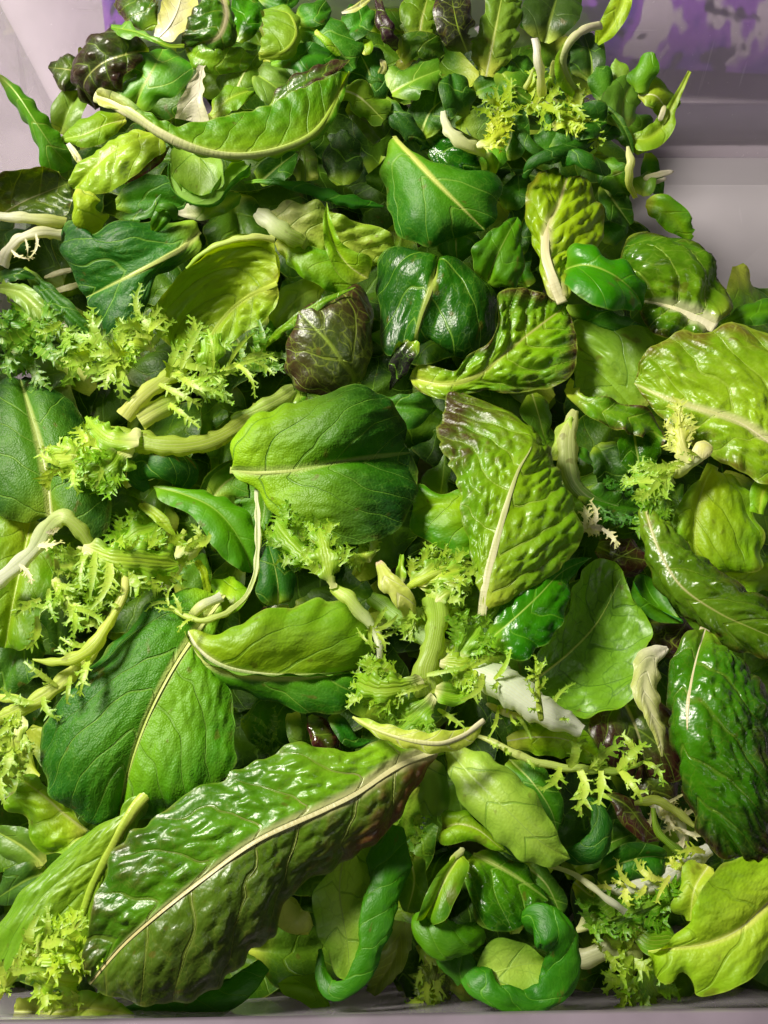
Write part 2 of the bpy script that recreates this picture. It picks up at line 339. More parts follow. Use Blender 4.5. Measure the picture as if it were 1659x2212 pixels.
_seed = [11]
def blade_grid(tile, M, L, R, vs=1.3, k=.75, bl=.6, und=1.2, ruf=0.7, rufp=1.1, ser=0.0, serp=.6, bu=.10, bul=None, bur=None, cl=None, crl=None, dl=None, dr=None,
               res=1.0, seed=None, ends=True, lob=0.0, lobp=2.2, ph=0.0, lon=0):
    if seed is None:
        _seed[0] += 1; seed = _seed[0]
    if dl is None or dr is None:
        rg_ = random.Random(seed); wm_ = max(L) if isinstance(L[0], (int, float)) else 135
        a_, b_ = rg_.choice(((-.35, -.15), (-.3, .25), (.25, -.3), (-.1, -.35), (.2, .15))); f_ = min(1.0, wm_ / 120)
        dl = a_ * f_ if dl is None else dl; dr = b_ * f_ if dr is None else dr
    bu = min(bu, .2); bul = bu if bul is None else bul; bur = bu if bur is None else bur
    Mw = cr([W(*p, tile) for p in M]); Md = cr([(p[0], p[1], p[2]) for p in M])
    lenm = np.linalg.norm(np.diff(Mw, axis=0), axis=1).sum(); s0 = pxm(Mw[len(Mw) // 2])
    lpx = lenm / s0
    nt = int(np.clip(lpx / 15 * res, 14, 150))
    T = np.linspace(0, 1, nt)
    C, length = resample(Mw, nt); D, _ = resample(Md, nt)
    def edge(E, sgn, dh):
        if isinstance(E[0], (int, float)):
            tg = np.gradient(D[:, :2], axis=0); tg = nrm(tg)
            per = np.stack([tg[:, 1], -tg[:, 0]], 1) * sgn
            w = widths_at(E, T); wm = max(max(E), 1e-6)
            xy = D[:, :2] + per * w[:, None]; h = D[:, 2] + dh * w / wm
            return WV(xy, h)
        pts = []
        for jj, p in enumerate(E):
            if len(p) == 2:
                fr = (jj + 1) / (len(E) + 1); p = (p[0], p[1], float(np.interp(fr, T, D[:, 2])) + dh * math.sin(math.pi * fr))
            pts.append(tuple(p))
        if ends: pts = [M[0]] + pts + [M[-1]]
        P, _ = resample(cr([W(*p, tile) for p in pts]), nt)
        return P
    EL = edge(L, 1, dl); ER = edge(R, -1, dr)
    u = T * length * 100
    def sera(E, sd):
        if ser <= 0 and lob <= 0: return E
        f = np.zeros(nt); lean = np.zeros(nt)
        if ser > 0:
            rg = random.Random(seed * 31 + int(sd)); x, xs, ys = -.3 * serp, [], []
            while x < u[-1] + serp:
                stp = serp * rg.choice((.55, .8, 1.0, 1.35)); dpt = ser * rg.uniform(.45, 1.15)
                xs += [x, x + stp * .72]; ys += [dpt, rg.uniform(0, .18) * ser]; x += stp
            f += np.interp(u, xs, ys); lean = (1 - np.clip(f / max(ser, .01), 0, 1)) * ser * .55
        if lob > 0:
            x = u / lobp + .35 * vnoise(u / lobp, u * 0 + 9 + sd, seed)
            f += lob * np.clip(np.abs((x % 1) - .5) * 2, 0, 1) ** 1.6
        tg = nrm(np.gradient(C, axis=0)); wd = np.linalg.norm(E - C, axis=1)
        return C + (E - C) * (1 - np.clip(f, 0, .93))[:, None] + tg * (lean * np.minimum(wd, .012))[:, None]
    def wob(E, sd):
        w_ = np.linalg.norm(E - C, axis=1); f_ = .05 * vnoise(u / .9, u * 0 + sd, seed) + .035 * vnoise(u / .33, u * 0 + sd + 3, seed)
        return C + (E - C) * (1 + f_ * np.clip(w_ / .01, 0, 1))[:, None]
    EL = wob(sera(EL, 1.0), 2.0); ER = wob(sera(ER, 20.0), 40.0)
    Tg = nrm(np.gradient(C, axis=0))
    wl = np.linalg.norm(EL - C, axis=1); wr = np.linalg.norm(ER - C, axis=1)
    def fixn(n, w):
        good = w > 0.0006
        if good.sum() < 2: return np.tile(nrm(CAM - C.mean(0)), (nt, 1))
        idx = np.arange(nt); gi = idx[good]
        near = gi[np.abs(idx[:, None] - gi[None, :]).argmin(1)]
        n = n[near]
        for _ in range(3): n = nrm(np.vstack([n[:1], (n[:-2] + n[1:-1] * 2 + n[2:]) / 4, n[-1:]]))
        return n
    NL = fixn(nrm(np.cross(Tg, EL - C)), wl); NR = fixn(nrm(np.cross(ER - C, Tg)), wr)
    env = np.sin(np.pi * np.clip(T, 0, 1)) ** .5
    def side(E, N, w, b, curl):
        nq = int(np.clip(w.max() / s0 / 15 * res, 4, 46)); Q = np.linspace(0, 1, nq + 1)[1:]
        e = E - C
        S = C[:, None] + e[:, None] * Q[None, :, None] + (N * w[:, None])[:, None] * (b * 4 * Q * (1 - Q))[None, :, None]
        Qs = Q.copy(); vv = w[:, None] * Q[None, :]
        if curl:
            ang, rad = math.radians(curl[0]), curl[1] / 100; lo, hi = (curl[2], curl[3]) if len(curl) > 3 else (0, 1)
            ce = env * np.clip((T - lo) / .12 if lo > 0 else 1, 0, 1) * np.clip((hi - T) / .12 if hi < 1 else 1, 0, 1)
            nc = max(4, int(abs(curl[0]) / 16)); A = np.linspace(0, 1, nc + 1)[1:]
            eh = nrm(e); sl = -4 * b; d0 = nrm(eh + N * sl); n0 = nrm(N - eh * sl)
            s = np.sign(ang); th = A * abs(ang)
            rr = rad * (1 - .35 * A)                                    # tightening scroll
            X = (np.sin(th) * rr); Y = s * (1 - np.cos(th)) * rr
            ex = E[:, None] + ce[:, None, None] * (d0[:, None] * X[None, :, None] + n0[:, None] * Y[None, :, None])
            S = np.concatenate([S, ex], 1); Qs = np.r_[Qs, 1 + .25 * A]
            vv = np.concatenate([vv, w[:, None] + (ce * rad)[:, None] * th[None, :]], 1)
        return S, Qs, vv
    SL, QL, VL = side(EL, NL, wl, bul, cl); SR, QR, VR = side(ER, NR, wr, bur, crl)
    G = np.concatenate([SL[:, ::-1], C[:, None], SR], 1)
    q = np.r_[-QL[::-1], 0, QR][None, :] * np.ones((nt, 1)); v = np.concatenate([-VL[:, ::-1], np.zeros((nt, 1)), VR], 1) * 100
    uu = u[:, None] * np.ones_like(v); tt = T[:, None] * np.ones_like(v)
    av = np.abs(v)
    wp = .22 * vnoise(uu * .8 + 3, v * .8, seed) + .08 * vnoise(uu * 2.1, v * 2.1, seed + 3)
    phi = (uu - k * av - .10 * av ** 2) / vs + wp + ph + np.where(v > 0, .38, 0) * np.clip(av / .25, 0, 1)
    if lon: phi = q * lon + .35 * vnoise(uu / 1.6, q * 3, seed) + ph + .5        # ribs run along the blade and fan out
    pil = np.abs(np.sin(np.pi * phi)) ** .7
    ce = cells(phi * 1.0 * vs / .80 + 40, v / .70 + 40, seed)
    ce2 = cells(phi * vs / .40 + 11, v / .38 + 71, seed + 2)
    rel = pil * (.22 + .50 * ce + .28 * ce2)
    if lon: pil = np.sin(np.pi * phi) ** 2; rel = pil
    inn = np.clip((av - .08) / .35, 0, 1) if not lon else np.ones_like(av); edg = np.clip((1.04 - np.abs(q)) / .16, .25, 1)
    disp = bl * .001 * (rel - .4) * inn * edg * (0.35 + .65 * np.clip(tt / .25, 0, 1))
    disp += und * .001 * vnoise(uu / 2.3 + 7, v / 2.0, seed + 5) * np.clip(av / .6, 0, 1)
    disp += min(und, 1.5) * .00018 * vnoise(uu / .9, v / .9, seed + 9) * inn
    if ruf: disp += ruf * .001 * np.sin(2 * np.pi * uu / rufp + 2.5 * vnoise(uu / rufp * .6, np.sign(v) * 4 + v * 0, seed) + np.sign(v)) * np.clip(np.abs(q), 0, 1.1) ** 2.2
    disp -= .0003 * np.exp(-(v / .2) ** 2)
    du = np.gradient(G, axis=0); dv = np.gradient(G, axis=1); nn = np.cross(dv, du)
    l = np.linalg.norm(nn, axis=2, keepdims=True); nn = np.where(l > 1e-12, nn / np.maximum(l, 1e-12), 0)
    # normals face the side the leaf shows when unfolded
    wclip = np.clip(np.concatenate([np.repeat(wl[:, None], len(QL), 1), np.maximum(wl, wr)[:, None], np.repeat(wr[:, None], len(QR), 1)], 1) / .004, 0, 1)
    G = G + nn * (disp * wclip)[..., None]
    lt = np.stack([tt, q, phi], -1); luv = np.stack([uu, v, rel], -1)
    return dict(G=G, v=v, phi=phi, lt=lt, luv=luv, nt=nt, mid=SL.shape[1], C=G[:, SL.shape[1]], N=nrm(NL + NR), length=length, s0=s0, T=T)

def tube(P, wid, N, flat=.5, ns=10, t0=0., t1=1., sink=.0):
    """elliptical stalk: P points, wid full widths (m), N up directions"""
    n = len(P); Tg = nrm(np.gradient(P, axis=0)); S = nrm(np.cross(Tg, N)); U = nrm(np.cross(S, Tg))
    a = np.linspace(0, 2 * np.pi, ns, endpoint=False)
    ca = np.cos(a); sa = np.sin(a) * flat
    V = P[:, None] + wid[:, None, None] / 2 * (S[:, None] * ca[None, :, None] + U[:, None] * (sa - sink)[None, :, None])
    L = np.r_[0, np.cumsum(np.linalg.norm(np.diff(P, axis=0), axis=1))] * 100
    T = np.linspace(t0, t1, n)
    lt = np.zeros((n, ns, 3)); lt[..., 0] = T[:, None]; lt[..., 1] = ca[None, :]
    luv = np.zeros((n, ns, 3)); luv[..., 0] = L[:, None]; luv[..., 1] = (wid[:, None] * 50 * (a / np.pi)[None, :])
    F = grid_faces(n, ns, 0, True)[:, ::-1].tolist()
    F.append(list(range(ns))); F.append(list(range((n - 1) * ns, n * ns))[::-1])
    return V.reshape(-1, 3), F, lt.reshape(-1, 3), luv.reshape(-1, 3)

def split_kw(sp, kw):
    d = dict(SPEC[sp]); g = {}
    for k in list(kw):
        if k in d or k in ('Red', 'RedAmt', 'RedT', 'RedQ', 'RedThr', 'Spec', 'BaseT', 'Grad', 'Patch', 'NetW') or k in ('rib', 'ribh'):
            d[k] = kw[k]
        else: g[k] = kw[k]
    mat = {k: v for k, v in d.items() if k not in GEO}
    for k in ('bl', 'vs', 'und', 'k'):
        if k in d and k not in g: g[k] = d[k]
    return mat, d, g

def add_blade(parent, sp, tile, M, L, R, name='blade', ribw=0, **kw):
    mat, d, g = split_kw(sp, kw)
    B = blade_grid(tile, M, L, R, **g)
    if ribw:
        mat['RibW'] = round(ribw * B['s0'] * 50 * 1.1, 3); mat['Rib'] = tuple(int(.6 * a_ + .4 * b_) for a_, b_ in zip(d['rib'], d['ribh']))
    nt, nc = B['G'].shape[:2]
    o = np.array(parent.location)
    B['obj'] = mesh_obj(name, B['G'].reshape(-1, 3) - o, grid_faces(nt, nc), group_mat('leaf_' + sp, LEAFG, mat), parent,
             {'lt': B['lt'].reshape(-1, 3), 'luv': B['luv'].reshape(-1, 3)})
    return B, d

def add_rib(parent, B, d, rw, name='midrib', r=(0, 1), flat=.15, sink=.05, pw=1.0, stria=.6, fade=1.0):
    i0, i1 = int(r[0] * (B['nt'] - 1)), max(int(r[1] * (B['nt'] - 1)), 4)
    P = B['C'][i0:i1 + 1]; N = B['N'][i0:i1 + 1]; T = np.linspace(0, 1, len(P))
    w = (rw[0] + (rw[1] - rw[0]) * T ** (pw * 1.4)) * B['s0'] * .95 * (1 + .08 * vnoise(T * 14, T * 0, _seed[0]))
    V, F, lt, luv = tube(P, w, N, flat, 10, r[0], r[1], sink)
    mesh_obj(name, V - np.array(parent.location), F, group_mat('leaf_rib', RIBG, dict(Low=d['rib'], High=d['ribh'], Stria=stria, Fade=fade)), parent, {'lt': lt, 'luv': luv})

def side_veins(parent, B, d, w0, reach=.86, t0=.06, t1=.93):
    G, phi, mid = B['G'], B['phi'], B['mid']; nt, nc = G.shape[:2]; rows = np.arange(nt); q = B['lt'][0, :, 1]
    mixc = tuple(int(.25 * a_ + .75 * b_) for a_, b_ in zip(d['rib'], d['Vein'])); vin = tuple(int(.55 * a_ + .45 * b_) for a_, b_ in zip(d['Inner'], d['Vein']))
    mt = group_mat('leaf_rib', RIBG, dict(Low=mixc, High=vin, Stria=.3, Fade=1.0))
    for sgn in (-1, 1):
        cols = [mid + sgn * j for j in range(1, nc) if 0 <= mid + sgn * j < nc and abs(q[mid + sgn * j]) <= reach]
        if len(cols) < 4: continue
        for n in range(int(math.floor(phi[:, mid].min())), int(math.ceil(phi[:, mid].max())) + 1):
            P = []; N = []
            for c in cols:
                ph = phi[:, c]
                if not (ph.min() < n < ph.max()): break
                r = float(np.interp(n, np.maximum.accumulate(ph), rows)); i = min(int(r), nt - 2); f = r - i
                P.append(G[i, c] * (1 - f) + G[i + 1, c] * f); N.append(B['N'][i])
                if c == cols[0]: ts = r / (nt - 1)
            if len(P) < 5 or not (t0 < ts < t1): continue
            P, ln = resample(np.array(P), max(6, min(len(P), 16))); N = np.array(N)[np.linspace(0, len(N) - 1, len(P)).astype(int)]
            if ln < .006: continue
            T = np.linspace(0, 1, len(P)); w = w0 * 2.3 * B['s0'] * (1 - .82 * T) * (1 - .45 * ts)
            V, F, lt, luv = tube(P, w, N, .16, 8, .2 + .5 * ts, .95, .04)
            mesh_obj('side_vein', V - np.array(parent.location), F, mt, B['obj'], {'lt': lt, 'luv': luv})

def o3(a):
    if a is None: return None
    if isinstance(a[0], (int, float)): return [x * 3 for x in a]
    return [(p[0] * 3, p[1] * 3) + tuple(p[2:]) for p in a]
def ZZ(M, h):
    """fill in heights: h is a number or a list spread along the points"""
    if len(M[0]) == 3: return M
    hs = np.interp(np.linspace(0, 1, len(M)), np.linspace(0, 1, len(h)), h) if isinstance(h, (list, tuple)) else [h] * len(M)
    return [(p[0], p[1], float(k)) for p, k in zip(M, hs)]
def leaf(name, label, sp, M, L, R, h=1.0, rw=(8, 1.5), cat=None, rr=(0, 1), rk=None, sp2=None, kw2=None, sv=0, **kw):
    """one salad leaf: blade + midrib, laid out in overview coordinates (1659 wide); rw: midrib width at base and tip"""
    M = o3(ZZ(M, h)); t = (0, 0); kw['ribw'] = rw[0] * 3 if (rw and rr[1] > .9) else 0
    p = thing(name, label, cat or name.replace('_', ' '), W(*M[0], t))
    if isinstance(L[0], (int, float)) and 14 < max(L) < 42: L = [x * 1.28 for x in L]; R = [x * 1.28 for x in R]
    if sp2:
        _seed[0] += 1; sd = _seed[0]
        B, d = add_blade(p, sp, t, M, o3(L), [.5, .5], seed=sd, **kw)
        if sv: side_veins(p, B, d, sv)
        k2 = dict(kw); k2.update(kw2 or {}); k2.pop('cl', None); B2, d2 = add_blade(p, sp2, t, M, [.5, .5], o3(R), seed=sd, **k2)
        if sv: side_veins(p, B2, d, sv)
    else:
        B, d = add_blade(p, sp, t, M, o3(L), o3(R), **kw)
        if sv: side_veins(p, B, d, sv)
    if rw: add_rib(p, B, d, (rw[0] * 3, rw[1] * 3), r=rr, **(rk or {}))
    return p

def roll_part(parent, sp, M, w, h=1.0, name='rolled_margin', flat=.46, bl=1.2, seam=205, turns=.68, **kw):
    """a margin rolled up into a scroll: a tapering spiral of leaf tissue with an open lip (seam: where the lip lies, 90 = up)"""
    M = o3(ZZ(M, h)); Pw = cr([W(*p) for p in M]); s0 = pxm(Pw[len(Pw) // 2]) * 3
    n = int(np.clip(np.linalg.norm(np.diff(Pw, axis=0), axis=1).sum() / s0 / 4, 16, 70)); ns = 40
    P, _ = resample(Pw, n); T = np.linspace(0, 1, n); N = nrm(nrm(CAM - P) + np.array([0, 0, 1.0]))
    _seed[0] += 1; sd = _seed[0]
    Tg = nrm(np.gradient(P, axis=0)); S = nrm(np.cross(Tg, N)); U = nrm(np.cross(S, Tg))
    L = np.r_[0, np.cumsum(np.linalg.norm(np.diff(P, axis=0), axis=1))] * 100
    wd = 1.22 * widths_at(w, T) * s0 * (1 + .16 * vnoise(L / 1.1, L * 0 + 2, sd)) + 1e-5
    f = np.linspace(0, 1, ns); sgn = -1
    ang = math.radians(seam) + .5 * vnoise(L / 1.5, L * 0 + 5, sd)[:, None] + sgn * f[None] * 2 * math.pi * turns
    rad = (1.0 - .22 * f ** 2)[None] * np.ones((n, 1))
    rad = rad * (1 + .10 * bl * vnoise(L[:, None] / .7 + 0 * f, np.cos(ang) * 1.4 + 9, sd) + .07 * bl * vnoise(L[:, None] / .35 + 0 * f, np.sin(ang) * 2.4 + 3, sd + 1))
    ph = (L[:, None] - .6 * f[None] * wd[:, None] * 300) / 1.1 + .2 * vnoise(L[:, None] / .8 + 0 * f, ang, sd)
    rad -= .07 * bl * np.exp(-((np.abs((ph % 1) - .5) - .5) / .07) ** 2)
    V = P[:, None] + (wd[:, None] / 2 * rad)[..., None] * (S[:, None] * np.cos(ang)[..., None] + U[:, None] * (np.sin(ang) * flat)[..., None])
    lt = np.stack([.35 + .5 * T[:, None] + 0 * f[None], (.2 + .75 * (1 - f))[None] + 0 * T[:, None], ph], -1)
    luv = np.stack([L[:, None] + 0 * f[None], f[None] * wd[:, None] * 400, .5 + 0 * ph], -1)
    mat, d, g = split_kw(sp, kw)
    return mesh_obj(name, V.reshape(-1, 3) - np.array(parent.location), grid_faces(n, ns), group_mat('leaf_' + sp, LEAFG, mat), parent, {'lt': lt.reshape(-1, 3), 'luv': luv.reshape(-1, 3)})

def rolled(name, label, sp, M, w, h=1.0, cat=None, **kw):
    M2 = o3(ZZ(M, h)); p = thing(name, label, cat or name.replace('_', ' '), W(*M2[0])); roll_part(p, sp, M, w, h, name='rolled_blade', **kw); return p

def fan(parent, sp, M, L, R, h=1.0, name='frond', fringe=None, **kw):
    k = dict(ser=.38, serp=.5, ruf=1.5, rufp=1.0, res=1.7, lon=4, bl=.32, VeinAmt=.4); k.update(kw)
    if sp in ('SP', 'AR', 'LM'): k['lon'] = 0
    B, d = add_blade(parent, sp, (0, 0), o3(ZZ(M, h)), o3(L), o3(R), name=name, **k)
    if fringe is None: fringe = 0 if k['ser'] < .14 else 1
    if fringe:
        rng = random.Random(_seed[0]); G = B['G']; nt, nc = G.shape[:2]; mid = B['mid']
        cols = {k_: v_ for k_, v_ in k.items() if k_ in SPEC['FR'] and k_ not in GEO and k_ != 'VeinAmt'}
        for c, ci in ((0, -1), (nc - 1, 1)):
            for tt in np.arange(.32, 1.0, .13):
                i = min(nt - 1, int((tt + rng.uniform(-.05, .05)) * (nt - 1))); P0 = G[i, c]; out = P0 - G[max(0, i - nt // 5), mid]
                l_ = np.linalg.norm(out)
                if l_ < .002: continue
                ln = min(max(l_ * .6, .005), .013) * rng.uniform(.7, 1.3); dv = out / l_; n_ = B['N'][i]; cu = rng.uniform(-.6, .7)
                pts = [P0 - dv * ln * .35, P0 + dv * ln * .3 + n_ * ln * .1 * cu, P0 + dv * ln * .7 + n_ * ln * .4 * cu, P0 + dv * ln]
                feather(parent, sp, pts, ln * .55, rng, raw=True, **cols)
    return B, d

def stalk_part(parent, M, w, h=1.0, name='stalk', flat=.45, low=(208,212,160), high=(184,204,104), stria=.9, fade=1.0, ns=24, trans=.38):
    if max(w) >= 15:
        wl = [x * .52 for x in w]
        Mz = o3(ZZ(M, h)); pts = np.array([W(*p) for p in Mz]); lcm = np.linalg.norm(np.diff(pts, axis=0), axis=1).sum() * 100
        _seed[0] += 1
        gr = lambda c_: (min(255, int(c_[0] * 1.0)), min(255, int(c_[1] * 1.04)), min(255, int(c_[2] * 1.1)))
        low, high = gr(low), gr(high)
        cols = dict(Base=low, BaseT=1.0, Inner=high, Outer=tuple(int(.92 * c_) for c_ in high))
        mat, d, g = split_kw('ST', cols)
        B = blade_grid((0, 0), Mz, o3(wl), o3(wl), bl=.16, vs=.5, und=.9, ser=.10, serp=.55, bu=.30, dl=-.28 * max(w) / 40, dr=-.28 * max(w) / 40, res=1.4, lon=max(3, int(max(w) / 9)), ruf=.5, seed=_seed[0], ends=False)
        nt, nc = B['G'].shape[:2]
        return mesh_obj(name, B['G'].reshape(-1, 3) - np.array(parent.location), grid_faces(nt, nc), group_mat('leaf_ST', LEAFG, mat), parent, {'lt': B['lt'].reshape(-1, 3), 'luv': B['luv'].reshape(-1, 3)})
    flat = min(flat, .36) * .8; M = o3(ZZ(M, h)); Pw = cr([W(*p) for p in M]); s0 = pxm(Pw[len(Pw) // 2]) * 3
    n = int(np.clip(np.linalg.norm(np.diff(Pw, axis=0), axis=1).sum() / s0 / 5, 8, 60))
    P, _ = resample(Pw, n); T = np.linspace(0, 1, n)
    N = nrm(CAM - P); N = nrm(N + np.array([0, 0, 1.0]))
    _seed[0] += 1
    wd = widths_at(w, T) * s0 * (1 + .06 * vnoise(T * 9, T * 0, _seed[0])) * (1 - .55 * np.abs(2 * T - 1) ** 16) + 1e-5
    V, F, lt, luv = tube(P, wd, N, flat, ns)
    V = V.reshape(n, ns, 3); a = np.linspace(0, 2 * np.pi, ns, endpoint=False); ring = V - P[:, None]
    rdg = .20 * vnoise(T[:, None] * 2.5 + 0 * a, a[None] * 2.9 + 0 * T[:, None] + 30, _seed[0]) + .10 * vnoise(T[:, None] * 12 + 0 * a, a[None] * .9 + 7, _seed[0] + 3)
    edge = np.abs(np.cos(a))[None] ** 6 * .10 * vnoise(T[:, None] * 22 + 0 * a, np.sign(np.cos(a))[None] * 5.0 + 0 * T[:, None], _seed[0] + 5)
    dip = -.30 * np.clip(np.sin(a), 0, 1)[None] ** 3 * np.ones((n, 1))
    V = (P[:, None] + ring * (1 + rdg + edge + dip)[..., None]).reshape(-1, 3)
    return mesh_obj(name, V - np.array(parent.location), F, group_mat('stalk', RIBG, dict(Low=low, High=high, Stria=stria, Fade=fade, Trans=trans)), parent, {'lt': lt, 'luv': luv})

def stalk(name, label, M, w, h=1.0, cat=None, **kw):
    p = thing(name, label, cat or name.replace('_', ' '), W(*o3(ZZ(M, h))[0])); stalk_part(p, M, w, h, **kw); return p

def fronds(parent, M, lst, h=1.0, sp='FR', seed=1, ser=.7, **kw):
    """ragged side lobes along a stalk: lst of (t, angle_deg, length, width) in overview pixels, angle>0 to the left of travel"""
    rng = random.Random(seed); M = o3(ZZ(M, h))
    P = cr(M); P, _ = resample(P, 60); tg = nrm(np.gradient(P[:, :2], axis=0))
    for (t, ang, ln, wd) in lst:
        ln *= 4.5; wd *= 3.9
        j = int(np.clip(t * 59, 0, 59)); a = math.radians(ang)
        d = np.array([tg[j, 0] * math.cos(a) + tg[j, 1] * math.sin(a), -tg[j, 0] * math.sin(a) + tg[j, 1] * math.cos(a)])
        b = rng.uniform(-.5, .5); h0 = P[j, 2]; up = rng.uniform(-.2, .8) * ln / 250; pts = []
        for s in (0, .35, .7, 1.0):
            an = b * s * 1.6; dd = np.array([d[0] * math.cos(an) - d[1] * math.sin(an), d[0] * math.sin(an) + d[1] * math.cos(an)])
            pts.append((P[j, 0] + dd[0] * ln * s, P[j, 1] + dd[1] * ln * s, h0 + .1 + up * math.sin(s * 2.4) + rng.uniform(-.1, .1)))
        feather(parent, sp, pts, wd, rng, **kw)

def feather(parent, sp, pts, wd, rng, name='frond', raw=False, **kw):
    """one curly endive frond: a narrow ribbon with swept, forked, curling teeth (one mesh)"""
    mat, d, g = split_kw(sp, kw)
    P, ln = resample(cr(pts if raw else [W(*p) for p in pts]), 16); wd = wd if raw else wd * pxm(P[8])
    Tg = nrm(np.gradient(P, axis=0)); N = nrm(nrm(CAM - P) + np.array([rng.uniform(-.45, .45), rng.uniform(-.45, .45), .6])); S = nrm(np.cross(Tg, N)); N = nrm(np.cross(S, Tg))
    V, F, LT, LU = [], [], [], []
    def strip(c, sd, wv, t, q):
        o = len(V); n = len(c)
        for j in range(n):
            for e, k in ((-1, 0), (0, 1), (1, 2)):
                V.append(c[j] + sd[j] * wv[j] * e + (0 if e else 1) * nup[j] * -wv[j] * .25); LT.append((t[j], q[j] * (1 if e else .6), j * .4)); LU.append((t[j] * ln * 100, e * wv[j] * 100 + q[j], .5))
        F.append(grid_faces(n, 3, o))
    T = np.linspace(0, 1, 16); nup = N
    wr = wd * (.24 + .26 * np.sin(np.clip(T * 1.1, 0, 1) * np.pi)) * (1 - .35 * T) * (1 + .25 * vnoise(T * 9, T * 0, rng.randrange(999)))
    strip(P, S, wr, .3 + .5 * T, .25 + .3 * T)
    nteeth = max(4, int(ln / .0030))
    for side in (-1, 1):
        for j in range(nteeth):
            tt = min(.98, (j + rng.uniform(.2, .9)) / nteeth * .95 + .05); i = min(14, int(tt * 15)); fr = tt * 15 - i
            base = P[i] * (1 - fr) + P[i + 1] * fr; a = math.radians(rng.uniform(28, 70)); L = wd * rng.uniform(.4, 1.15) * (.55 + .7 * math.sin(min(tt * 1.1, 1) * math.pi * .85))
            dv = nrm(Tg[i] * math.cos(a) + S[i] * side * math.sin(a)); up = N[i]; cu = rng.uniform(-1.0, 1.2); k = 6
            c = []; x = base + S[i] * side * wr[i] * .7
            for m_ in range(k):
                c.append(x.copy()); ang = cu * (m_ / k) ; x = x + (dv * math.cos(ang) + up * math.sin(ang)) * L / (k - 1)
            c = np.array(c); tg2 = nrm(np.gradient(c, axis=0)); sd = nrm(np.cross(tg2, up + 1e-6)); nup = nrm(np.cross(sd, tg2))
            bw = L * rng.uniform(.14, .24); prof = np.array([1, .95, .72, .62, .34, .03]) * bw
            strip(c, sd, prof, np.full(k, .3 + .5 * tt) , np.linspace(.35, 1.0, k))
            if rng.random() < .6:                                             # a fork on the tooth
                for s2 in ((-1,), (1,), (-1, 1))[rng.randrange(3)]:
                    l2 = L * rng.uniform(.3, .5); dv2 = nrm(tg2[3] * .7 + sd[3] * s2); c2 = np.array([c[3] + dv2 * l2 * q_ + nup[3] * l2 * .3 * q_ * q_ * cu for q_ in (0, .4, .75, 1)])
                    sv = nup; sd2 = nrm(np.cross(nrm(np.gradient(c2, axis=0)), up + 1e-6)); nup = nrm(np.cross(sd2, nrm(np.gradient(c2, axis=0))))
                    strip(c2, sd2, np.array([.34, .28, .16, .02]) * l2, np.full(4, .3 + .5 * tt), np.linspace(.6, 1.0, 4)); nup = sv
    mesh_obj(name, np.array(V) - np.array(parent.location), np.concatenate(F), group_mat('leaf_' + sp, LEAFG, mat), parent, {'lt': np.array(LT), 'luv': np.array(LU)})

def frisee(label, M, w, lst, h=1.0, name='endive_sprig', cat='endive', seed=1, low=(218,214,178), high=(180,202,100), flat=.35, ln=(28, 60), wd=(9, 18), t0=.35, **kw):
    p = thing(name, label, cat, W(*o3(ZZ(M, h))[0])); rng = random.Random(seed)
    stalk_part(p, M, w, h, flat=flat, low=low, high=high)
    if isinstance(lst, int):
        n = lst; lst = []
        for i in range(n):
            t = t0 + (1 - t0) * (i + rng.random() * .7) / n; sg = 1 if i % 2 else -1
            lst.append((t, sg * rng.uniform(20, 80) * (1.0 if t < .9 else .5), rng.uniform(*ln), rng.uniform(*wd)))
    fronds(p, M, lst, h, seed=seed, **kw)
    fronds(p, M, [(rng.uniform(.08, .95), rng.choice((-1, 1)) * rng.uniform(35, 75), rng.uniform(12, 24), rng.uniform(5, 8)) for _ in range(5)], h, seed=seed + 100, **kw)
    return p

# ------------------------------------------------------------------ the setting: table, bin, things seen through its wall
def simple_mat(name, col, rough=.5, bump=0.0, scale=60.0, var=.12, spec=.4):
    m = bpy.data.materials.new(name); m.use_nodes = True; nt = m.node_tree; b = NB(nt); pr = nt.nodes['Principled BSDF']
    tc = b.node('ShaderNodeTexCoord').outputs['Object']; n = b.noise(tc, scale, 4.0)
    c = np.array(lin(col))
    b.l.new(b.mix(b.sm(n, .3, .7), (*np.clip(c * (1 - var), 0, 1), 1), (*np.clip(c * (1 + var), 0, 1), 1)), pr.inputs['Base Color'])
    pr.inputs['Roughness'].default_value = rough; pr.inputs['Specular IOR Level'].default_value = spec
    if bump:
        bp = b.node('ShaderNodeBump'); bp.inputs['Distance'].default_value = .002; bp.inputs['Strength'].default_value = bump
        b.l.new(n, bp.inputs['Height']); b.l.new(bp.outputs[0], pr.inputs['Normal'])
    return m

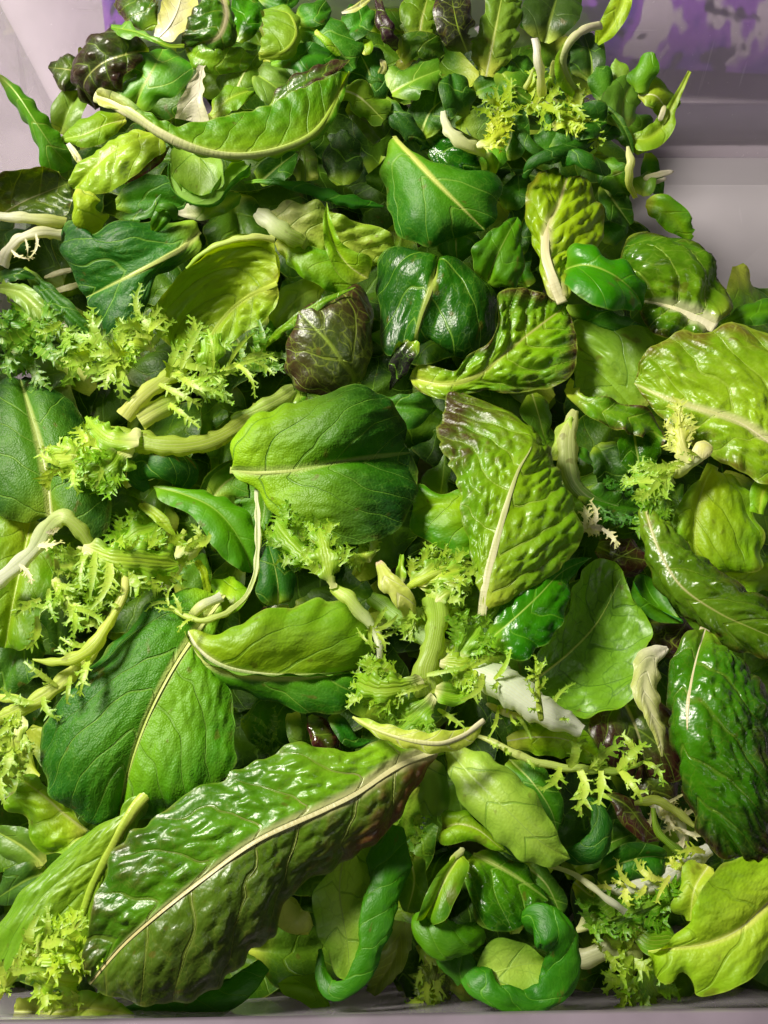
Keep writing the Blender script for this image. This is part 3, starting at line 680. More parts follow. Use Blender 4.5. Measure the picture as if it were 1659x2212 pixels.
def plastic_mat(name='scratched_clear_plastic', haze=.42, blur=.14):
    """milky scratched plastic: blurred see-through, a little scattering, a gloss, fine white scratches"""
    m = bpy.data.materials.new(name); m.use_nodes = True; nt = m.node_tree; nt.nodes.clear(); b = NB(nt)
    out = b.node('ShaderNodeOutputMaterial'); tc = b.node('ShaderNodeTexCoord').outputs['Object']
    def scratch(rot, sc, thr):
        mp = b.node('ShaderNodeMapping'); b.l.new(tc, mp.inputs[0]); mp.inputs['Rotation'].default_value = rot; mp.inputs['Scale'].default_value = sc
        return b.sm(b.noise(mp.outputs[0], 1.0, 1.0), thr, thr + .05)
    s = b.m('MAXIMUM', scratch((.3, .8, .2), (300, 16, 18), .72), scratch((1.1, .2, .9), (22, 14, 420), .73))
    s = b.m('MAXIMUM', s, b.sm(b.noise(tc, 420.0, 2.0), .70, .76))
    big = b.noise(tc, 9.0, 3.0)
    rf = b.node('ShaderNodeBsdfRefraction'); rf.inputs['Color'].default_value = (.94, .93, .96, 1); rf.inputs['IOR'].default_value = 1.01; rf.inputs['Roughness'].default_value = blur
    tl = b.node('ShaderNodeBsdfTranslucent'); tl.inputs['Color'].default_value = (.76, .72, .77, 1)
    df = b.node('ShaderNodeBsdfDiffuse'); df.inputs['Color'].default_value = (.76, .71, .77, 1)
    hz = b.node('ShaderNodeMixShader'); hz.inputs[0].default_value = .5; b.l.new(df.outputs[0], hz.inputs[1]); b.l.new(tl.outputs[0], hz.inputs[2])
    tp = b.node('ShaderNodeBsdfTransparent'); tp.inputs['Color'].default_value = (.96, .95, .97, 1)
    rt = b.node('ShaderNodeMixShader'); rt.inputs[0].default_value = .6; b.l.new(rf.outputs[0], rt.inputs[1]); b.l.new(tp.outputs[0], rt.inputs[2])
    mx = b.node('ShaderNodeMixShader'); b.l.new(rt.outputs[0], mx.inputs[1]); b.l.new(hz.outputs[0], mx.inputs[2])
    b.l.new(b.m('ADD', b.m('ADD', haze - .06, b.m('MULTIPLY', big, .12)), b.m('MULTIPLY', s, .10), clamp=True), mx.inputs[0])
    gl = b.node('ShaderNodeBsdfGlossy'); gl.inputs['Roughness'].default_value = .12
    fr = b.node('ShaderNodeFresnel'); fr.inputs[0].default_value = 1.45
    m2 = b.node('ShaderNodeMixShader'); b.l.new(b.m('MULTIPLY', fr.outputs[0], .35), m2.inputs[0]); b.l.new(mx.outputs[0], m2.inputs[1]); b.l.new(gl.outputs[0], m2.inputs[2])
    b.l.new(m2.outputs[0], out.inputs[0])
    return m

ZF = -0.07
BX0, BX1, BY0, BY1, BR = -.178, .275, .016, .455, .022
def bin_outline(off, n=160):
    x0, x1, y0, y1, r = BX0 - off, BX1 + off, BY0 - off, BY1 + off, BR + off
    pts = []
    for cx, cy, a0 in ((x1 - r, y0 + r, -90), (x1 - r, y1 - r, 0), (x0 + r, y1 - r, 90), (x0 + r, y0 + r, 180)):
        for k in range(n // 4):
            a = math.radians(a0 + 90 * k / (n // 4 - 1)); pts.append((cx + r * math.cos(a), cy + r * math.sin(a)))
    return np.array(pts)

def build_bin():
    p = thing('storage_bin', 'clear scratched plastic storage bin holding the salad leaves', 'bin', (0, .23, ZF)); o = np.array(p.location)
    pm = plastic_mat(); pb = plastic_mat('milky_plastic_base', .88, .3); SL = .15
    def top(xy):
        f = np.clip((xy[:, 1] - .05) / .12, 0, 1); return .03 + .085 * f * f * (3 - 2 * f)
    rows = 9; V = []; th = .0025
    base = bin_outline(0); zt = top(base)
    for s, thk in ((1, 0.0), (-1, th)):
        for k in range(rows):
            kk = k if s == 1 else rows - 1 - k
            f = kk / (rows - 1); z = ZF - .004 + f * (zt - ZF + .004); off = SL * (z - ZF) + thk
            c = np.array([(BX0 + BX1) / 2, (BY0 + BY1) / 2]); d = nrm(bin_outline(.01) - base)
            xy = base + d * off[:, None]
            V.append(np.c_[xy, z])
    V = np.concatenate(V); n = len(base)
    mesh_obj('wall', V - o, grid_faces(2 * rows, n, 0, True), pm, p)
    # base panel with a shallow rounded border
    B0 = bin_outline(-.0006); B1 = bin_outline(-.02)
    V = np.concatenate([np.c_[B0, np.full(n, ZF + .0006)], np.c_[B1, np.full(n, ZF)], np.c_[B1, np.full(n, ZF - .003)], np.c_[B0, np.full(n, ZF - .003)]])
    F = grid_faces(4, n, 0, True).tolist() + [list(range(n, 2 * n)), list(range(2 * n, 3 * n))[::-1]]
    mesh_obj('base', V - o, F, pb, p, smooth=False)
    # folded lip of the low front edge
    xs = np.linspace(BX0 + .03, BX1 - .03, 40); prof = [(.0030, .0305), (.0015, .0335), (-.004, .035), (-.030, .0345), (-.0335, .032), (-.0335, .028), (-.004, .029), (.001, .0285)]
    V = np.array([[(x, y - .004 * (x - BX0) / .4 * 0 + .002 * np.sin((x) * 9), z) for y, z in prof] for x in xs]).reshape(-1, 3)
    lip = simple_mat('frosted_lip', (118, 108, 120), .3, .15, 40)
    mesh_obj('rim', V - o, grid_faces(len(xs), len(prof), 0, True).tolist() + [list(range(len(prof)))[::-1], list(range(len(V) - len(prof), len(V)))], lip, p)
    # slanting grip moulded on the back corner
    A, Bq = np.array([.150, .505, .085]), np.array([.262, .500, .020]); P = np.array([A + (Bq - A) * t for t in np.linspace(0, 1, 12)])
    V, F, _, _ = tube(P, np.full(12, .014), np.tile([0, -1.0, .3], (12, 1)), .6, 12)
    mesh_obj('grip', V - o, F, simple_mat('grip_plastic', (196, 188, 196), .4, .1), p)
    return p
build_bin()

def table():
    n = 24; xs = np.linspace(-1.2, 1.2, n); ys = np.linspace(-.7, 1.6, n)
    V = np.array([(x, y, ZF - .009) for y in ys for x in xs])
    o = mesh_obj('table_top', V, grid_faces(n, n), simple_mat('pale_table', (206, 194, 204), .55, .05, 30, .05)); o['kind'] = 'structure'
table()

def purple_mat():
    m = bpy.data.materials.new('printed_purple_film'); m.use_nodes = True; nt = m.node_tree; b = NB(nt); pr = nt.nodes['Principled BSDF']
    tc = b.node('ShaderNodeTexCoord').outputs['Object']
    mp = b.node('ShaderNodeMapping'); b.l.new(tc, mp.inputs[0]); mp.inputs['Scale'].default_value = (44, 20, 26); mp.inputs['Rotation'].default_value = (0, .5, 0)
    n = b.noise(mp.outputs[0], 1.0, 2.0); n2 = b.noise(tc, 46.0, 2.0)
    c = b.mix(b.sm(n, .42, .50), (*lin((92, 30, 168)), 1), (*lin((150, 80, 200)), 1))
    c = b.mix(b.sm(n, .53, .58), c, (*lin((214, 200, 214)), 1))
    c = b.mix(b.sm(n2, .55, .60), c, (*lin((26, 22, 52)), 1))
    b.l.new(c, pr.inputs['Base Color']); pr.inputs['Roughness'].default_value = .3
    return m

def packet(name, label, loc, sx, sy, sz, rz, mat, cat='packet', seed=3, rx=-62):
    nx, nz = 26, 18; V = []; F = []
    for s in (-1, 1):
        for j in range(nz):
            for i in range(nx):
                u, v = i / (nx - 1) * 2 - 1, j / (nz - 1)
                f = (1 - abs(u) ** 4) * (1 - (abs(v * 2 - 1)) ** 5)
                c = .12 * float(vnoise(np.array([u * 3.0]), np.array([v * 3.0]), seed)[0])
                V.append((u * sx / 2, s * sy / 2 * (f * (1 + c) + .02), v * sz))
    F = grid_faces(nz, nx)[:, ::-1].tolist() + grid_faces(nz, nx, nx * nz).tolist()
    o = mesh_obj(name, V, F, mat); o.location = loc; o.rotation_euler = (math.radians(rx), 0, math.radians(rz)); o['label'] = label; o['category'] = cat
    return o
PM = purple_mat()
packet('film_packet', 'printed purple film packet behind the bin at the upper right', (.250, .506, ZF + .012), .34, .045, .17, -4, PM)
packet('film_packet', 'purple film packet dimly seen through the bin behind the dark red romaine', (-.105, .505, ZF + .016), .11, .05, .14, 6, PM, seed=8)
# dark tray edge lying between bin and packet
def tray():
    V, F, _, _ = tube(np.array([(x, .486, ZF - .003) for x in np.linspace(.105, .42, 14)]), np.full(14, .024), np.tile([0, 0, 1.0], (14, 1)), .7, 16)
    o = mesh_obj('serving_tray', V, F, simple_mat('slate_tray', (96, 90, 104), .5, .1, 50)); o['label'] = 'dark grey tray edge behind the bin wall below the purple packet'; o['category'] = 'tray'
tray()

# ------------------------------------------------------------------ the leaves, laid out in overview coordinates; h = height above the pile level (cm)
# ---- bottom of the picture
leaf('romaine_leaf', 'largest leaf, dark red and green romaine with pale midrib slanting across the lower left', 'RR',
     [(955,1613),(860,1650),(766,1712),(700,1745),(553,1813),(433,1899),(333,1979),(260,2045),(192,2124)],
     [(905,1690),(878,1735),(840,1800),(790,1838),(725,1880),(650,1920),(600,1990),(545,2076),(483,2126),(400,2159),(317,2169),(255,2162),(212,2144)],
     [(900,1603),(826,1603),(740,1626),(653,1609),(590,1635),(520,1662),(455,1690),(395,1725),(345,1765),(287,1803),(247,1859),(213,1926),(190,1992),(174,2059),(177,2100)],
     h=[3.4,4.4,4.6,4.2,3.2], rw=(25,8), dl=-1.5, dr=-.5, bu=.06, bul=.14, bl=1.7, Vein=(140,144,80), vs=1.9, k=.5, RedThr=-.30, RedT=-.95, RedQ=.34, RedAmt=.85, Red=(92,50,32), Rough=.36, BaseT=.1, Inner=(80,116,30), Outer=(54,72,26), ribh=(186,176,120), VeinAmt=.2, NetAmt=.15, sv=9, sp2='RR', kw2=dict(bl=2.5, bur=.08, RedThr=.46, RedT=.66, RedQ=.15, BaseT=.5, Base=(128,172,44), Inner=(90,144,32), Outer=(58,104,26), Red=(62,36,26), RedAmt=.75, Rough=.33))
leaf('lettuce_leaf', 'lime lettuce leaf with arching thick stem, tucked under the largest romaine leaf', 'LB',
     [(462,1684),(400,1676),(350,1690),(312,1720),(277,1769),(235,1845),(200,1912),(168,2000),(120,2090)],
     [(400,1700),(330,1745),(290,1800),(262,1850),(240,1930),(215,2030),(180,2100)],
     [(395,1668),(330,1690),(275,1735),(243,1785),(220,1785),(195,1792),(150,1838),(100,1875),(48,1930),(8,1985),(-15,2060),(30,2120)],
     h=[2.2,2.9,2.8,2.2,1.4], rw=(30,12), dl=-.6, dr=-.5, bu=.08, bl=1.4, rib=(196,208,110), ribh=(150,186,62), Inner=(150,186,60), Outer=(112,162,44), rk=dict(flat=.5))
p = frisee('frilly yellow-green endive in the bottom corner beside the largest romaine tip', [(-15,2160),(40,2085),(85,2040),(125,2010)], [24,30,34,20], 9, h=[2.6,3.0,3.2], seed=4, ln=(34,66), wd=(12,22), t0=.1, low=(196,208,110), high=(160,196,66))
fan(p, 'FR', [(70,2060),(120,2050),(175,2020)], [14,34,30,6], [14,36,44,10], h=[2.9,3.3,2.8], ser=.2, Outer=(140,190,40), Inner=(180,205,80))
fan(p, 'FR', [(60,2080),(110,2110),(170,2120)], [14,26,30,8], [14,36,34,10], h=[2.7,3.0,2.2], ser=.3, Outer=(140,190,40), Inner=(180,205,80))
leaf('lettuce_leaf', 'pale lettuce scrap with shiny green patch along the bottom edge below endive', 'LM', [(30,2185),(110,2185),(200,2178),(290,2195)], [14,30,32,26,4], [14,34,40,26,4], h=[1.2,2.0,1.6], rw=(8,2), ruf=2.5, Inner=(190,205,110), ser=.15)
p = leaf('spinach_leaf', 'bright green spinach rolled lengthwise under the romaine tip at the bottom edge', 'SG', [(255,2205),(370,2180),(470,2150),(550,2110)], [10,22,24,20,6], [6,12,14,10,4], h=[.6,.9,.8], rw=None)
roll_part(p, 'SG', [(250,2212),(330,2192),(420,2180),(500,2150),(540,2118),(570,2085)], [30,58,64,58,48,26], h=[.4,.9,1.0,.6], Inner=(66,146,26), Outer=(36,118,22))
leaf('lettuce_leaf', 'puckered yellow-green lettuce leaf below the big dark spinach at the left edge', 'LM', [(190,1795),(140,1760),(95,1720),(40,1680)], [(170,1825),(100,1855),(75,1820),(45,1770),(15,1745)], [(165,1765),(130,1730),(90,1690),(60,1670)], h=[1.0,1.4,1.2], rw=(6,2), bl=2.6, und=3, ruf=2)
leaf('lettuce_leaf', 'smooth dull green leaf under the puckered one at the left edge', 'LB', [(95,1868),(50,1830),(-20,1790)], [10,26,30,20,4], [8,26,30,20,4], h=[.1,.3,.1], rw=(5,2), Inner=(110,150,60), Outer=(84,128,44))
leaf('spinach_leaf', 'dark veined leaf peeping out below the arching lettuce stem at left', 'SB', [(100,1880),(50,1905),(-20,1950)], [8,24,34,24,4], [8,28,34,20,4], h=[-.2,.1,-.2], rw=(4,1), Inner=(80,124,50), Outer=(56,98,36))
p = leaf('spinach_leaf', 'spinach leaf showing pale underside with thick dark green margin rolled over it', 'SB',
     [(745,1830),(733,1920),(742,1990),(752,2050),(755,2122)], [(795,1800),(812,1860),(800,1930),(795,1990),(790,2050)], [(705,1890),(675,1930),(678,1980),(690,2030),(712,2070),(730,2110)], h=[1.4,1.7,1.5,1.3], rw=(5,1.5), bu=-.06, dl=.3, dr=.2, Back=(36,120,24))
roll_part(p, 'SG', [(846,1788),(838,1850),(826,1930),(806,2010),(788,2075),(758,2125),(722,2138),(698,2110),(692,2050)], [44,76,84,72,58,50,44,30,8], h=[1.6,2.2,2.3,2.0,1.6,1.4], Inner=(70,140,26), Outer=(40,108,18), VeinAmt=.6, bl=1.6)
leaf('lettuce_leaf', 'small pale cupped scrap between the romaine and the rolled pale spinach', 'LB', [(672,2010),(640,1990),(612,1930)], [8,20,26,18,2], [10,22,24,16,2], h=[1.2,1.6,1.2], rw=None, Inner=(190,200,140), Outer=(176,190,120), bu=-.15, dl=.5, dr=.5, VeinAmt=.2, NetAmt=.1)
leaf('lettuce_leaf', 'pale triangular lettuce scrap lying on the bin floor at the bottom', 'LB', [(718,2192),(680,2140),(600,2125)], [(690,2105),(655,2105),(620,2112)], [(720,2180),(690,2180),(650,2165),(610,2140)], h=[-.5,.2,.3], rw=None, Inner=(186,198,130), Outer=(164,184,106), VeinAmt=.25, NetAmt=.15)
p = leaf('romaine_leaf', 'broad pale green stub of a romaine stem hanging beside the romaine base', 'LB', [(915,1650),(935,1700),(930,1760)], [22,28,26,20], [16,22,22,20], h=[2.6,2.0,1.4], rw=None, ends=False, bu=.25, Inner=(128,168,62), Outer=(116,160,52), NetAmt=.05)
fan(p, 'LM', [(905,1700),(880,1760),(870,1830)], [18,24,20,4], [12,20,18,6], h=[1.6,1.0,.4], ser=.15, Inner=(150,186,72))
leaf('endive_leaf', 'dull yellow endive scrap hanging behind the rolled pale spinach near the floor', 'FR', [(870,1990),(850,2070),(800,2145)], [18,26,22,10], [18,26,24,10], h=[-.6,-.8,-1.4], rw=None, ser=.2, Inner=(140,150,80), Outer=(120,140,60))
p = frisee('ragged olive endive scrap near the bin floor left of the green scroll', [(905,2040),(930,2090),(920,2160)], [20,24,10], 7, h=[-.8,-.6,-1.4], seed=31, ln=(26,46), wd=(10,16), t0=.1, high=(140,150,60), low=(150,156,80))
fan(p, 'FR', [(960,2060),(940,2110),(945,2165)], [14,26,26,12], [10,20,22,12], h=[-.5,-.4,-1.4], Inner=(110,130,50), Outer=(86,112,30))
leaf('lettuce_leaf', 'yellowish cut scrap on the floor left of the large green scroll', 'LB', [(975,2120),(1000,2140),(1022,2160)], [12,16,14], [12,16,10], h=[-.8,-.9,-1.4], rw=None, ends=False, Inner=(170,176,90))
p = leaf('spinach_leaf', 'lime spinach leaf twisted downward from a pale cut stem, bottom centre', 'SL', [(1000,1835),(965,1890),(932,1960),(915,1992)], [(1010,1880),(985,1945),(965,1985),(940,1995)], [(975,1855),(935,1905),(908,1960),(898,1985)], h=[1.9,2.5,2.3,1.6], rw=(7,2), bu=.12)
stalk_part(p, [(1003,1833),(985,1848),(972,1862)], [12,13,9], h=[2.1,2.2,2.3])
roll_part(p, 'SG', [(905,1975),(915,2005),(950,2030),(1010,2030),(1040,2010)], [34,54,66,60,30], h=[1.6,2.0,2.0,1.4], Inner=(84,146,30), Outer=(56,120,22), bl=1.8)
roll_part(p, 'SG', [(950,2040),(985,2080),(1010,2110)], [40,70,60], h=[1.0,1.2,1.2], Inner=(56,130,24))
p = leaf('spinach_leaf', 'spinach leaf with pale underside cupped by a big dark green rolled rim, bottom centre', 'SB',
     [(1020,2120),(1070,2100),(1140,2082),(1205,2088)], [(1040,2060),(1080,2025),(1130,2035),(1175,2065)], [(1050,2140),(1100,2150),(1150,2148),(1190,2120)], h=[1.2,1.5,1.4,1.2], rw=(4,1.5), bu=-.1, Back=(30,108,22), dl=.2, dr=.3)
roll_part(p, 'SG', [(1015,2090),(1035,2125),(1080,2155),(1135,2165),(1180,2150),(1212,2110),(1218,2060),(1200,2010),(1160,1990),(1145,2010)], [44,62,56,44,48,60,70,86,70,20], h=[1.2,1.6,1.8,1.7,1.7,1.9,2.2,2.6,2.4,1.8], Inner=(64,130,26), Outer=(34,98,18), VeinAmt=.6, bl=1.9)
leaf('romaine_leaf', 'glossy dark puckered leaf above the green scroll, tip pointing to bottom right', 'SP', [(1022,1845),(1060,1862),(1110,1890),(1160,1925),(1185,1945)],
     [(1060,1835),(1106,1855),(1140,1880),(1170,1920)], [(1000,1880),(1020,1950),(1035,1990),(1080,2010),(1110,2012),(1150,1980)], h=[1.4,1.5,1.4,1.3], rw=(10,2), bl=2.6, vs=1.0, Rough=.22, Inner=(64,124,28), Outer=(28,84,22), ribh=(100,146,50))
leaf('spinach_leaf', 'wrinkled dark leaf with scalloped margin to the right of the puckered one', 'SP', [(1130,1865),(1180,1910),(1215,1985)], [(1170,1865),(1205,1905),(1225,1950)], [(1130,1890),(1150,1930),(1180,1975)], h=[.8,1.1,.9], rw=(4,1), ser=.12, serp=.5, bl=1.2, Inner=(70,128,30))
leaf('spinach_leaf', 'large smooth pale green leaf underside below centre, tip curling at lower right', 'SB',
     [(962,1612),(1022,1680),(1090,1745),(1165,1815),(1232,1855)], [(1010,1618),(1060,1635),(1100,1658),(1140,1690),(1172,1735),(1200,1795),(1225,1840)], [(965,1650),(990,1710),(1020,1755),(1062,1798),(1110,1845),(1160,1868),(1205,1870)],
     h=[2.6,3.4,3.8,3.6,3.0], rw=(5,1.5), bu=.10, Inner=(166,200,92), Outer=(138,180,72), NetAmt=.3, NetScale=1.5, NetW=.04, Back=(30,104,22), dl=-.4, dr=-.6, und=2.2)
leaf('lettuce_leaf', 'folded lime leaf curling out from under the large pale leaf underside', 'LM', [(950,1800),(985,1780),(1030,1790),(1080,1830),(1105,1848)], [(965,1755),(1000,1750),(1035,1775),(1080,1815)], [(955,1825),(1000,1815),(1040,1828),(1080,1840)], h=[1.6,2.4,2.4,2.0], rw=(4,1), bu=.2, bl=.8)
stalk('endive_stalk', 'thin white cut stalk slanting below the large pale leaf underside', [(1180,1868),(1240,1888),(1290,1925),(1330,1955),(1352,1970)], [10,13,14,16,18], h=[2.0,2.3,2.3,2.0], low=(212,210,160), high=(226,220,196))
leaf('spinach_leaf', 'dark smooth spinach leaf behind the large pale underside, lower right of centre', 'SP', [(1100,1640),(1150,1690),(1190,1750),(1205,1800)], [(1140,1640),(1180,1665),(1212,1720),(1218,1770)], [(1090,1660),(1130,1720),(1170,1790)], h=[1.6,2.2,2.0,1.6], rw=(3,1), bu=.15)
p = leaf('spinach_leaf', 'small dark spinach curled into a C below the ragged endive, lower right', 'SP', [(1215,1845),(1240,1810),(1265,1760)], [14,30,32,10], [10,18,20,6], h=[.6,.6,.8], rw=None, Inner=(60,104,34))
roll_part(p, 'SP', [(1268,1728),(1290,1745),(1298,1785),(1285,1825),(1250,1845),(1215,1848)], [16,30,40,42,36,16], h=[1.4,1.7,1.8,1.6,1.2], Inner=(40,110,26), Outer=(20,80,20))
leaf('spinach_leaf', 'glossy green spinach leaf lying flat under the small C-shaped curl', 'SP', [(1290,1890),(1350,1862),(1405,1850),(1440,1855)], [(1310,1850),(1350,1825),(1400,1822),(1435,1835)], [(1300,1905),(1340,1900),(1390,1895),(1430,1885)], h=[.6,1.2,1.3,1.0], rw=(3,1), bu=.16, Inner=(50,120,26), und=3)
leaf('spinach_leaf', 'dull green leaf between the C-shaped curl and the narrow dark red leaf', 'SP', [(1240,1875),(1300,1830),(1370,1800)], [14,34,36,10], [10,26,30,10], h=[.1,.3,.2], rw=(3,1), Inner=(74,124,40), Outer=(40,90,30))
leaf('red_lettuce_leaf', 'narrow maroon leaf pointing down to the right below the ragged endive', 'RB', [(1308,1715),(1355,1740),(1395,1790),(1425,1818)], [(1340,1708),(1380,1740),(1410,1785)], [(1325,1745),(1350,1790),(1390,1818)], h=[.9,1.2,1.2,.8], rw=(3,1), RedAmt=1.0, RedThr=.1, Red=(74,34,28))
p = stalk('endive_stalk', 'pale green stalk forking over white stems beside the right-hand dark romaine', [(1370,1735),(1420,1730),(1460,1752),(1500,1785)], [14,22,20,10], h=[1.2,1.5,1.5,1.3], low=(176,196,96), high=(196,206,130))
stalk_part(p, [(1412,1745),(1418,1790),(1450,1825),(1490,1855)], [12,16,18,12], h=[1.5,1.4,1.3,1.0], low=(130,174,50), high=(110,160,40), name='branch')
p = frisee('tangle of white endive stems between the maroon leaf and the right-hand dark romaine', [(1395,1720),(1440,1750),(1475,1800),(1480,1830)], [30,44,30,14], 8, h=[.2,.6,.6,.3], seed=17, ln=(26,52), wd=(6,10), low=(224,216,200), high=(214,208,176), sp='WH', t0=.1)
p = frisee('white toothed endive stem running left from the right-hand dark romaine tip', [(1535,1835),(1480,1870),(1420,1905),(1360,1918),(1300,1920)], [34,40,40,34,14], 9, h=[1.0,1.2,1.2,.8], seed=21, ln=(24,50), wd=(8,14), low=(226,220,200), high=(220,214,186), t0=.05, Inner=(206,212,130), Outer=(160,196,60))
p = frisee('broad green endive leaf lying below the white cut stalk, lower right', [(1255,2005),(1310,1985),(1370,1965),(1430,1940)], [10,14,14,6], [(.15,120,34,14),(.1,-60,40,16),(.4,100,40,18),(.7,70,46,16),(.9,30,50,16)], h=[.6,1.0,1.1,1.0], seed=23, high=(120,166,50), low=(130,170,60), Inner=(110,164,44), Outer=(74,140,30))
fan(p, 'FR', [(1245,2010),(1310,1990),(1370,1965),(1440,1950)], [10,34,42,30,4], [6,20,30,26,6], h=[.6,.9,1.0,1.0], Inner=(96,154,40), Outer=(70,134,28), ser=.2)
p = frisee('frilly endive with a pale base standing on the floor, bottom right of centre', [(1250,2075),(1330,2050),(1365,2060),(1350,2140)], [40,46,34,10], 10, h=[-.2,.3,.4,-.6], seed=25, ln=(30,56), wd=(12,18), t0=.3, low=(206,200,150), high=(170,184,84), Inner=(150,180,66), Outer=(110,156,40))
fan(p, 'FR', [(1370,2010),(1400,2035),(1460,2030)], [10,30,34,10], [10,24,30,10], h=[.6,.9,.7], Inner=(110,164,40), Outer=(86,150,30), ser=.1)
fan(p, 'FR', [(1390,2080),(1400,2120),(1420,2150)], [10,26,34,10], [10,26,34,10], h=[.2,.0,-.7], Inner=(130,178,50), Outer=(96,156,34))
leaf('lettuce_leaf', 'wide wavy lime lettuce leaf filling the bottom right corner', 'LM', [(1690,1915),(1659,1950),(1590,2012),(1520,2040),(1440,2050),(1400,2056)],
     [(1680,2060),(1640,2095),(1580,2120),(1540,2152),(1500,2150),(1475,2105),(1430,2120),(1408,2070)], [(1700,1840),(1640,1850),(1580,1862),(1520,1912),(1498,1960),(1488,1995),(1455,2030),(1420,2046)],
     h=[2.2,2.6,2.6,2.4,1.8], rw=(17,6), sv=3, vs=2.2, ruf=3.4, rufp=2.4, bl=1.1, bu=.08, Inner=(160,194,64), Outer=(130,178,44), rib=(214,218,150), ribh=(196,208,120))
# ---- right-hand side and centre
leaf('romaine_leaf', 'dark glossy romaine hanging tip down at the right edge, cream midrib at its top', 'RR',
     [(1524,1358),(1505,1420),(1492,1480),(1484,1540),(1492,1640),(1540,1760),(1606,1850)],
     [(1560,1390),(1610,1430),(1670,1520),(1700,1640),(1690,1760),(1650,1850)], [(1490,1365),(1455,1415),(1446,1490),(1458,1570),(1474,1660),(1488,1740),(1520,1815),(1570,1855)],
     h=[2.6,3.6,4.0,4.2,4.0,3.4,2.4], rw=(26,3), rr=(0,.5), dl=-1.2, dr=-1.2, bu=.16, bl=3.0, sv=5, vs=2.0, Inner=(60,120,26), Outer=(36,88,22), RedThr=.36, RedT=.5, VeinAmt=.35, rib=(222,214,176), ribh=(150,140,70), Rough=.29)
leaf('romaine_leaf', 'bronze blistered romaine curling down from mid right to the right edge', 'RR',
     [(1390,1085),(1420,1180),(1470,1265),(1555,1325),(1620,1355),(1690,1385)], [(1430,1110),(1482,1165),(1530,1215),(1600,1265),(1659,1300),(1700,1340)], [(1378,1110),(1385,1180),(1415,1270),(1465,1325),(1520,1365),(1590,1400),(1659,1420)],
     h=[2.4,3.0,3.2,3.2,3.0], rw=(5,1), dl=-.6, dr=-1.0, bu=.2, bl=3.2, sv=3, vs=1.7, Inner=(88,128,30), Outer=(54,92,24), RedThr=.22, RedT=.25, RedQ=.3, Red=(74,48,24), VeinAmt=.35, Rough=.3)
leaf('lettuce_leaf', 'lime lettuce leaf with thick upright stem above the bronze romaine at right', 'LM',
     [(1540,1005),(1520,1050),(1503,1106),(1500,1180),(1520,1240)], [(1580,1030),(1622,1055),(1640,1110),(1655,1170),(1650,1230)], [(1505,1040),(1470,1085),(1455,1135),(1480,1200)],
     h=[2.2,2.4,2.0,1.6], rw=(28,10), bl=1.6, und=2, ruf=1.5, rib=(170,190,70), ribh=(140,178,50), RedAmt=.5, Red=(110,60,30), RedThr=.7)
leaf('lettuce_leaf', 'sliver of lime leaf at the right edge above the bronze romaine', 'LM', [(1700,1010),(1650,1060),(1640,1110)], [8,14,10], [10,26,20], h=[2.6,2.6,2.4], rw=(8,4), rib=(160,186,60))
leaf('lettuce_leaf', 'green lettuce ruffle under the bronze romaine at the right edge', 'LM', [(1540,1230),(1610,1240),(1690,1230)], [10,30,34], [10,34,40], h=[1.2,1.4,1.4], rw=None, bl=1.6, und=3, ruf=2)
leaf('spinach_leaf', 'shiny green fold of a leaf beside the round net-veined leaf, right of centre', 'SG', [(1045,1390),(1100,1345),(1160,1290),(1215,1235),(1278,1205)],
     [(1075,1310),(1140,1270),(1190,1235),(1235,1205)], [(1080,1410),(1135,1425),(1175,1390),(1210,1345),(1228,1290),(1240,1240)], h=[2.2,2.9,3.0,2.6,2.2], rw=(3,1), bl=1.6, bu=.1, Rough=.26, Inner=(54,122,26), Outer=(30,100,22))
leaf('spinach_leaf', 'large round leaf underside with dark net veins, right of centre', 'LB', [(1140,1480),(1230,1410),(1290,1345),(1330,1270),(1346,1235)],
     [(1165,1410),(1210,1345),(1232,1280),(1256,1225),(1290,1204),(1330,1215)], [(1180,1510),(1225,1545),(1275,1552),(1330,1530),(1375,1480),(1390,1420),(1402,1360),(1385,1315),(1360,1290)],
     h=[1.0,1.2,.9,1.0,1.2], rw=(4,1), bu=-.12, Inner=(96,148,48), Outer=(108,160,50), Vein=(50,96,24), NetAmt=.6, NetScale=1.25, NetW=.045, bl=1.4, Base=(100,150,50), dl=.5, dr=.5)
leaf('spinach_leaf', 'dark green cup with thin rim under the bronze romaine, right of centre', 'SG', [(1475,1345),(1430,1320),(1390,1290),(1368,1255)], [(1480,1345),(1430,1345),(1385,1320),(1366,1285)], [(1450,1310),(1430,1270),(1400,1245),(1380,1240)], h=[1.4,1.3,1.5,1.6], rw=None, bu=-.25, Back=(30,104,24))
leaf('romaine_leaf', 'lime blistered romaine with brown-red blotched tip and cream midrib, right of centre', 'RG',
     [(1041,1330),(1052,1250),(1080,1140),(1118,1020),(1150,950),(1100,890),(1000,848)],
     [(1038,1290),(1022,1225),(1008,1150),(1000,1090),(982,1030),(955,985),(944,930),(955,885),(975,850)], [(1062,1312),(1110,1290),(1160,1262),(1215,1225),(1240,1180),(1248,1120),(1235,1060),(1212,1000),(1185,960),(1140,925),(1080,885)],
     h=[3.0,3.4,3.8,4.0,3.6,2.8,2.4], rw=(22,2), rr=(0,.62), dl=-.6, dr=-1.0, bu=.08, bl=2.6, sv=4, vs=1.6, und=2.5, RedThr=.50, RedT=.85, RedQ=.3, Red=(70,34,30), Inner=(128,172,36), Outer=(96,152,30), BaseT=.2)
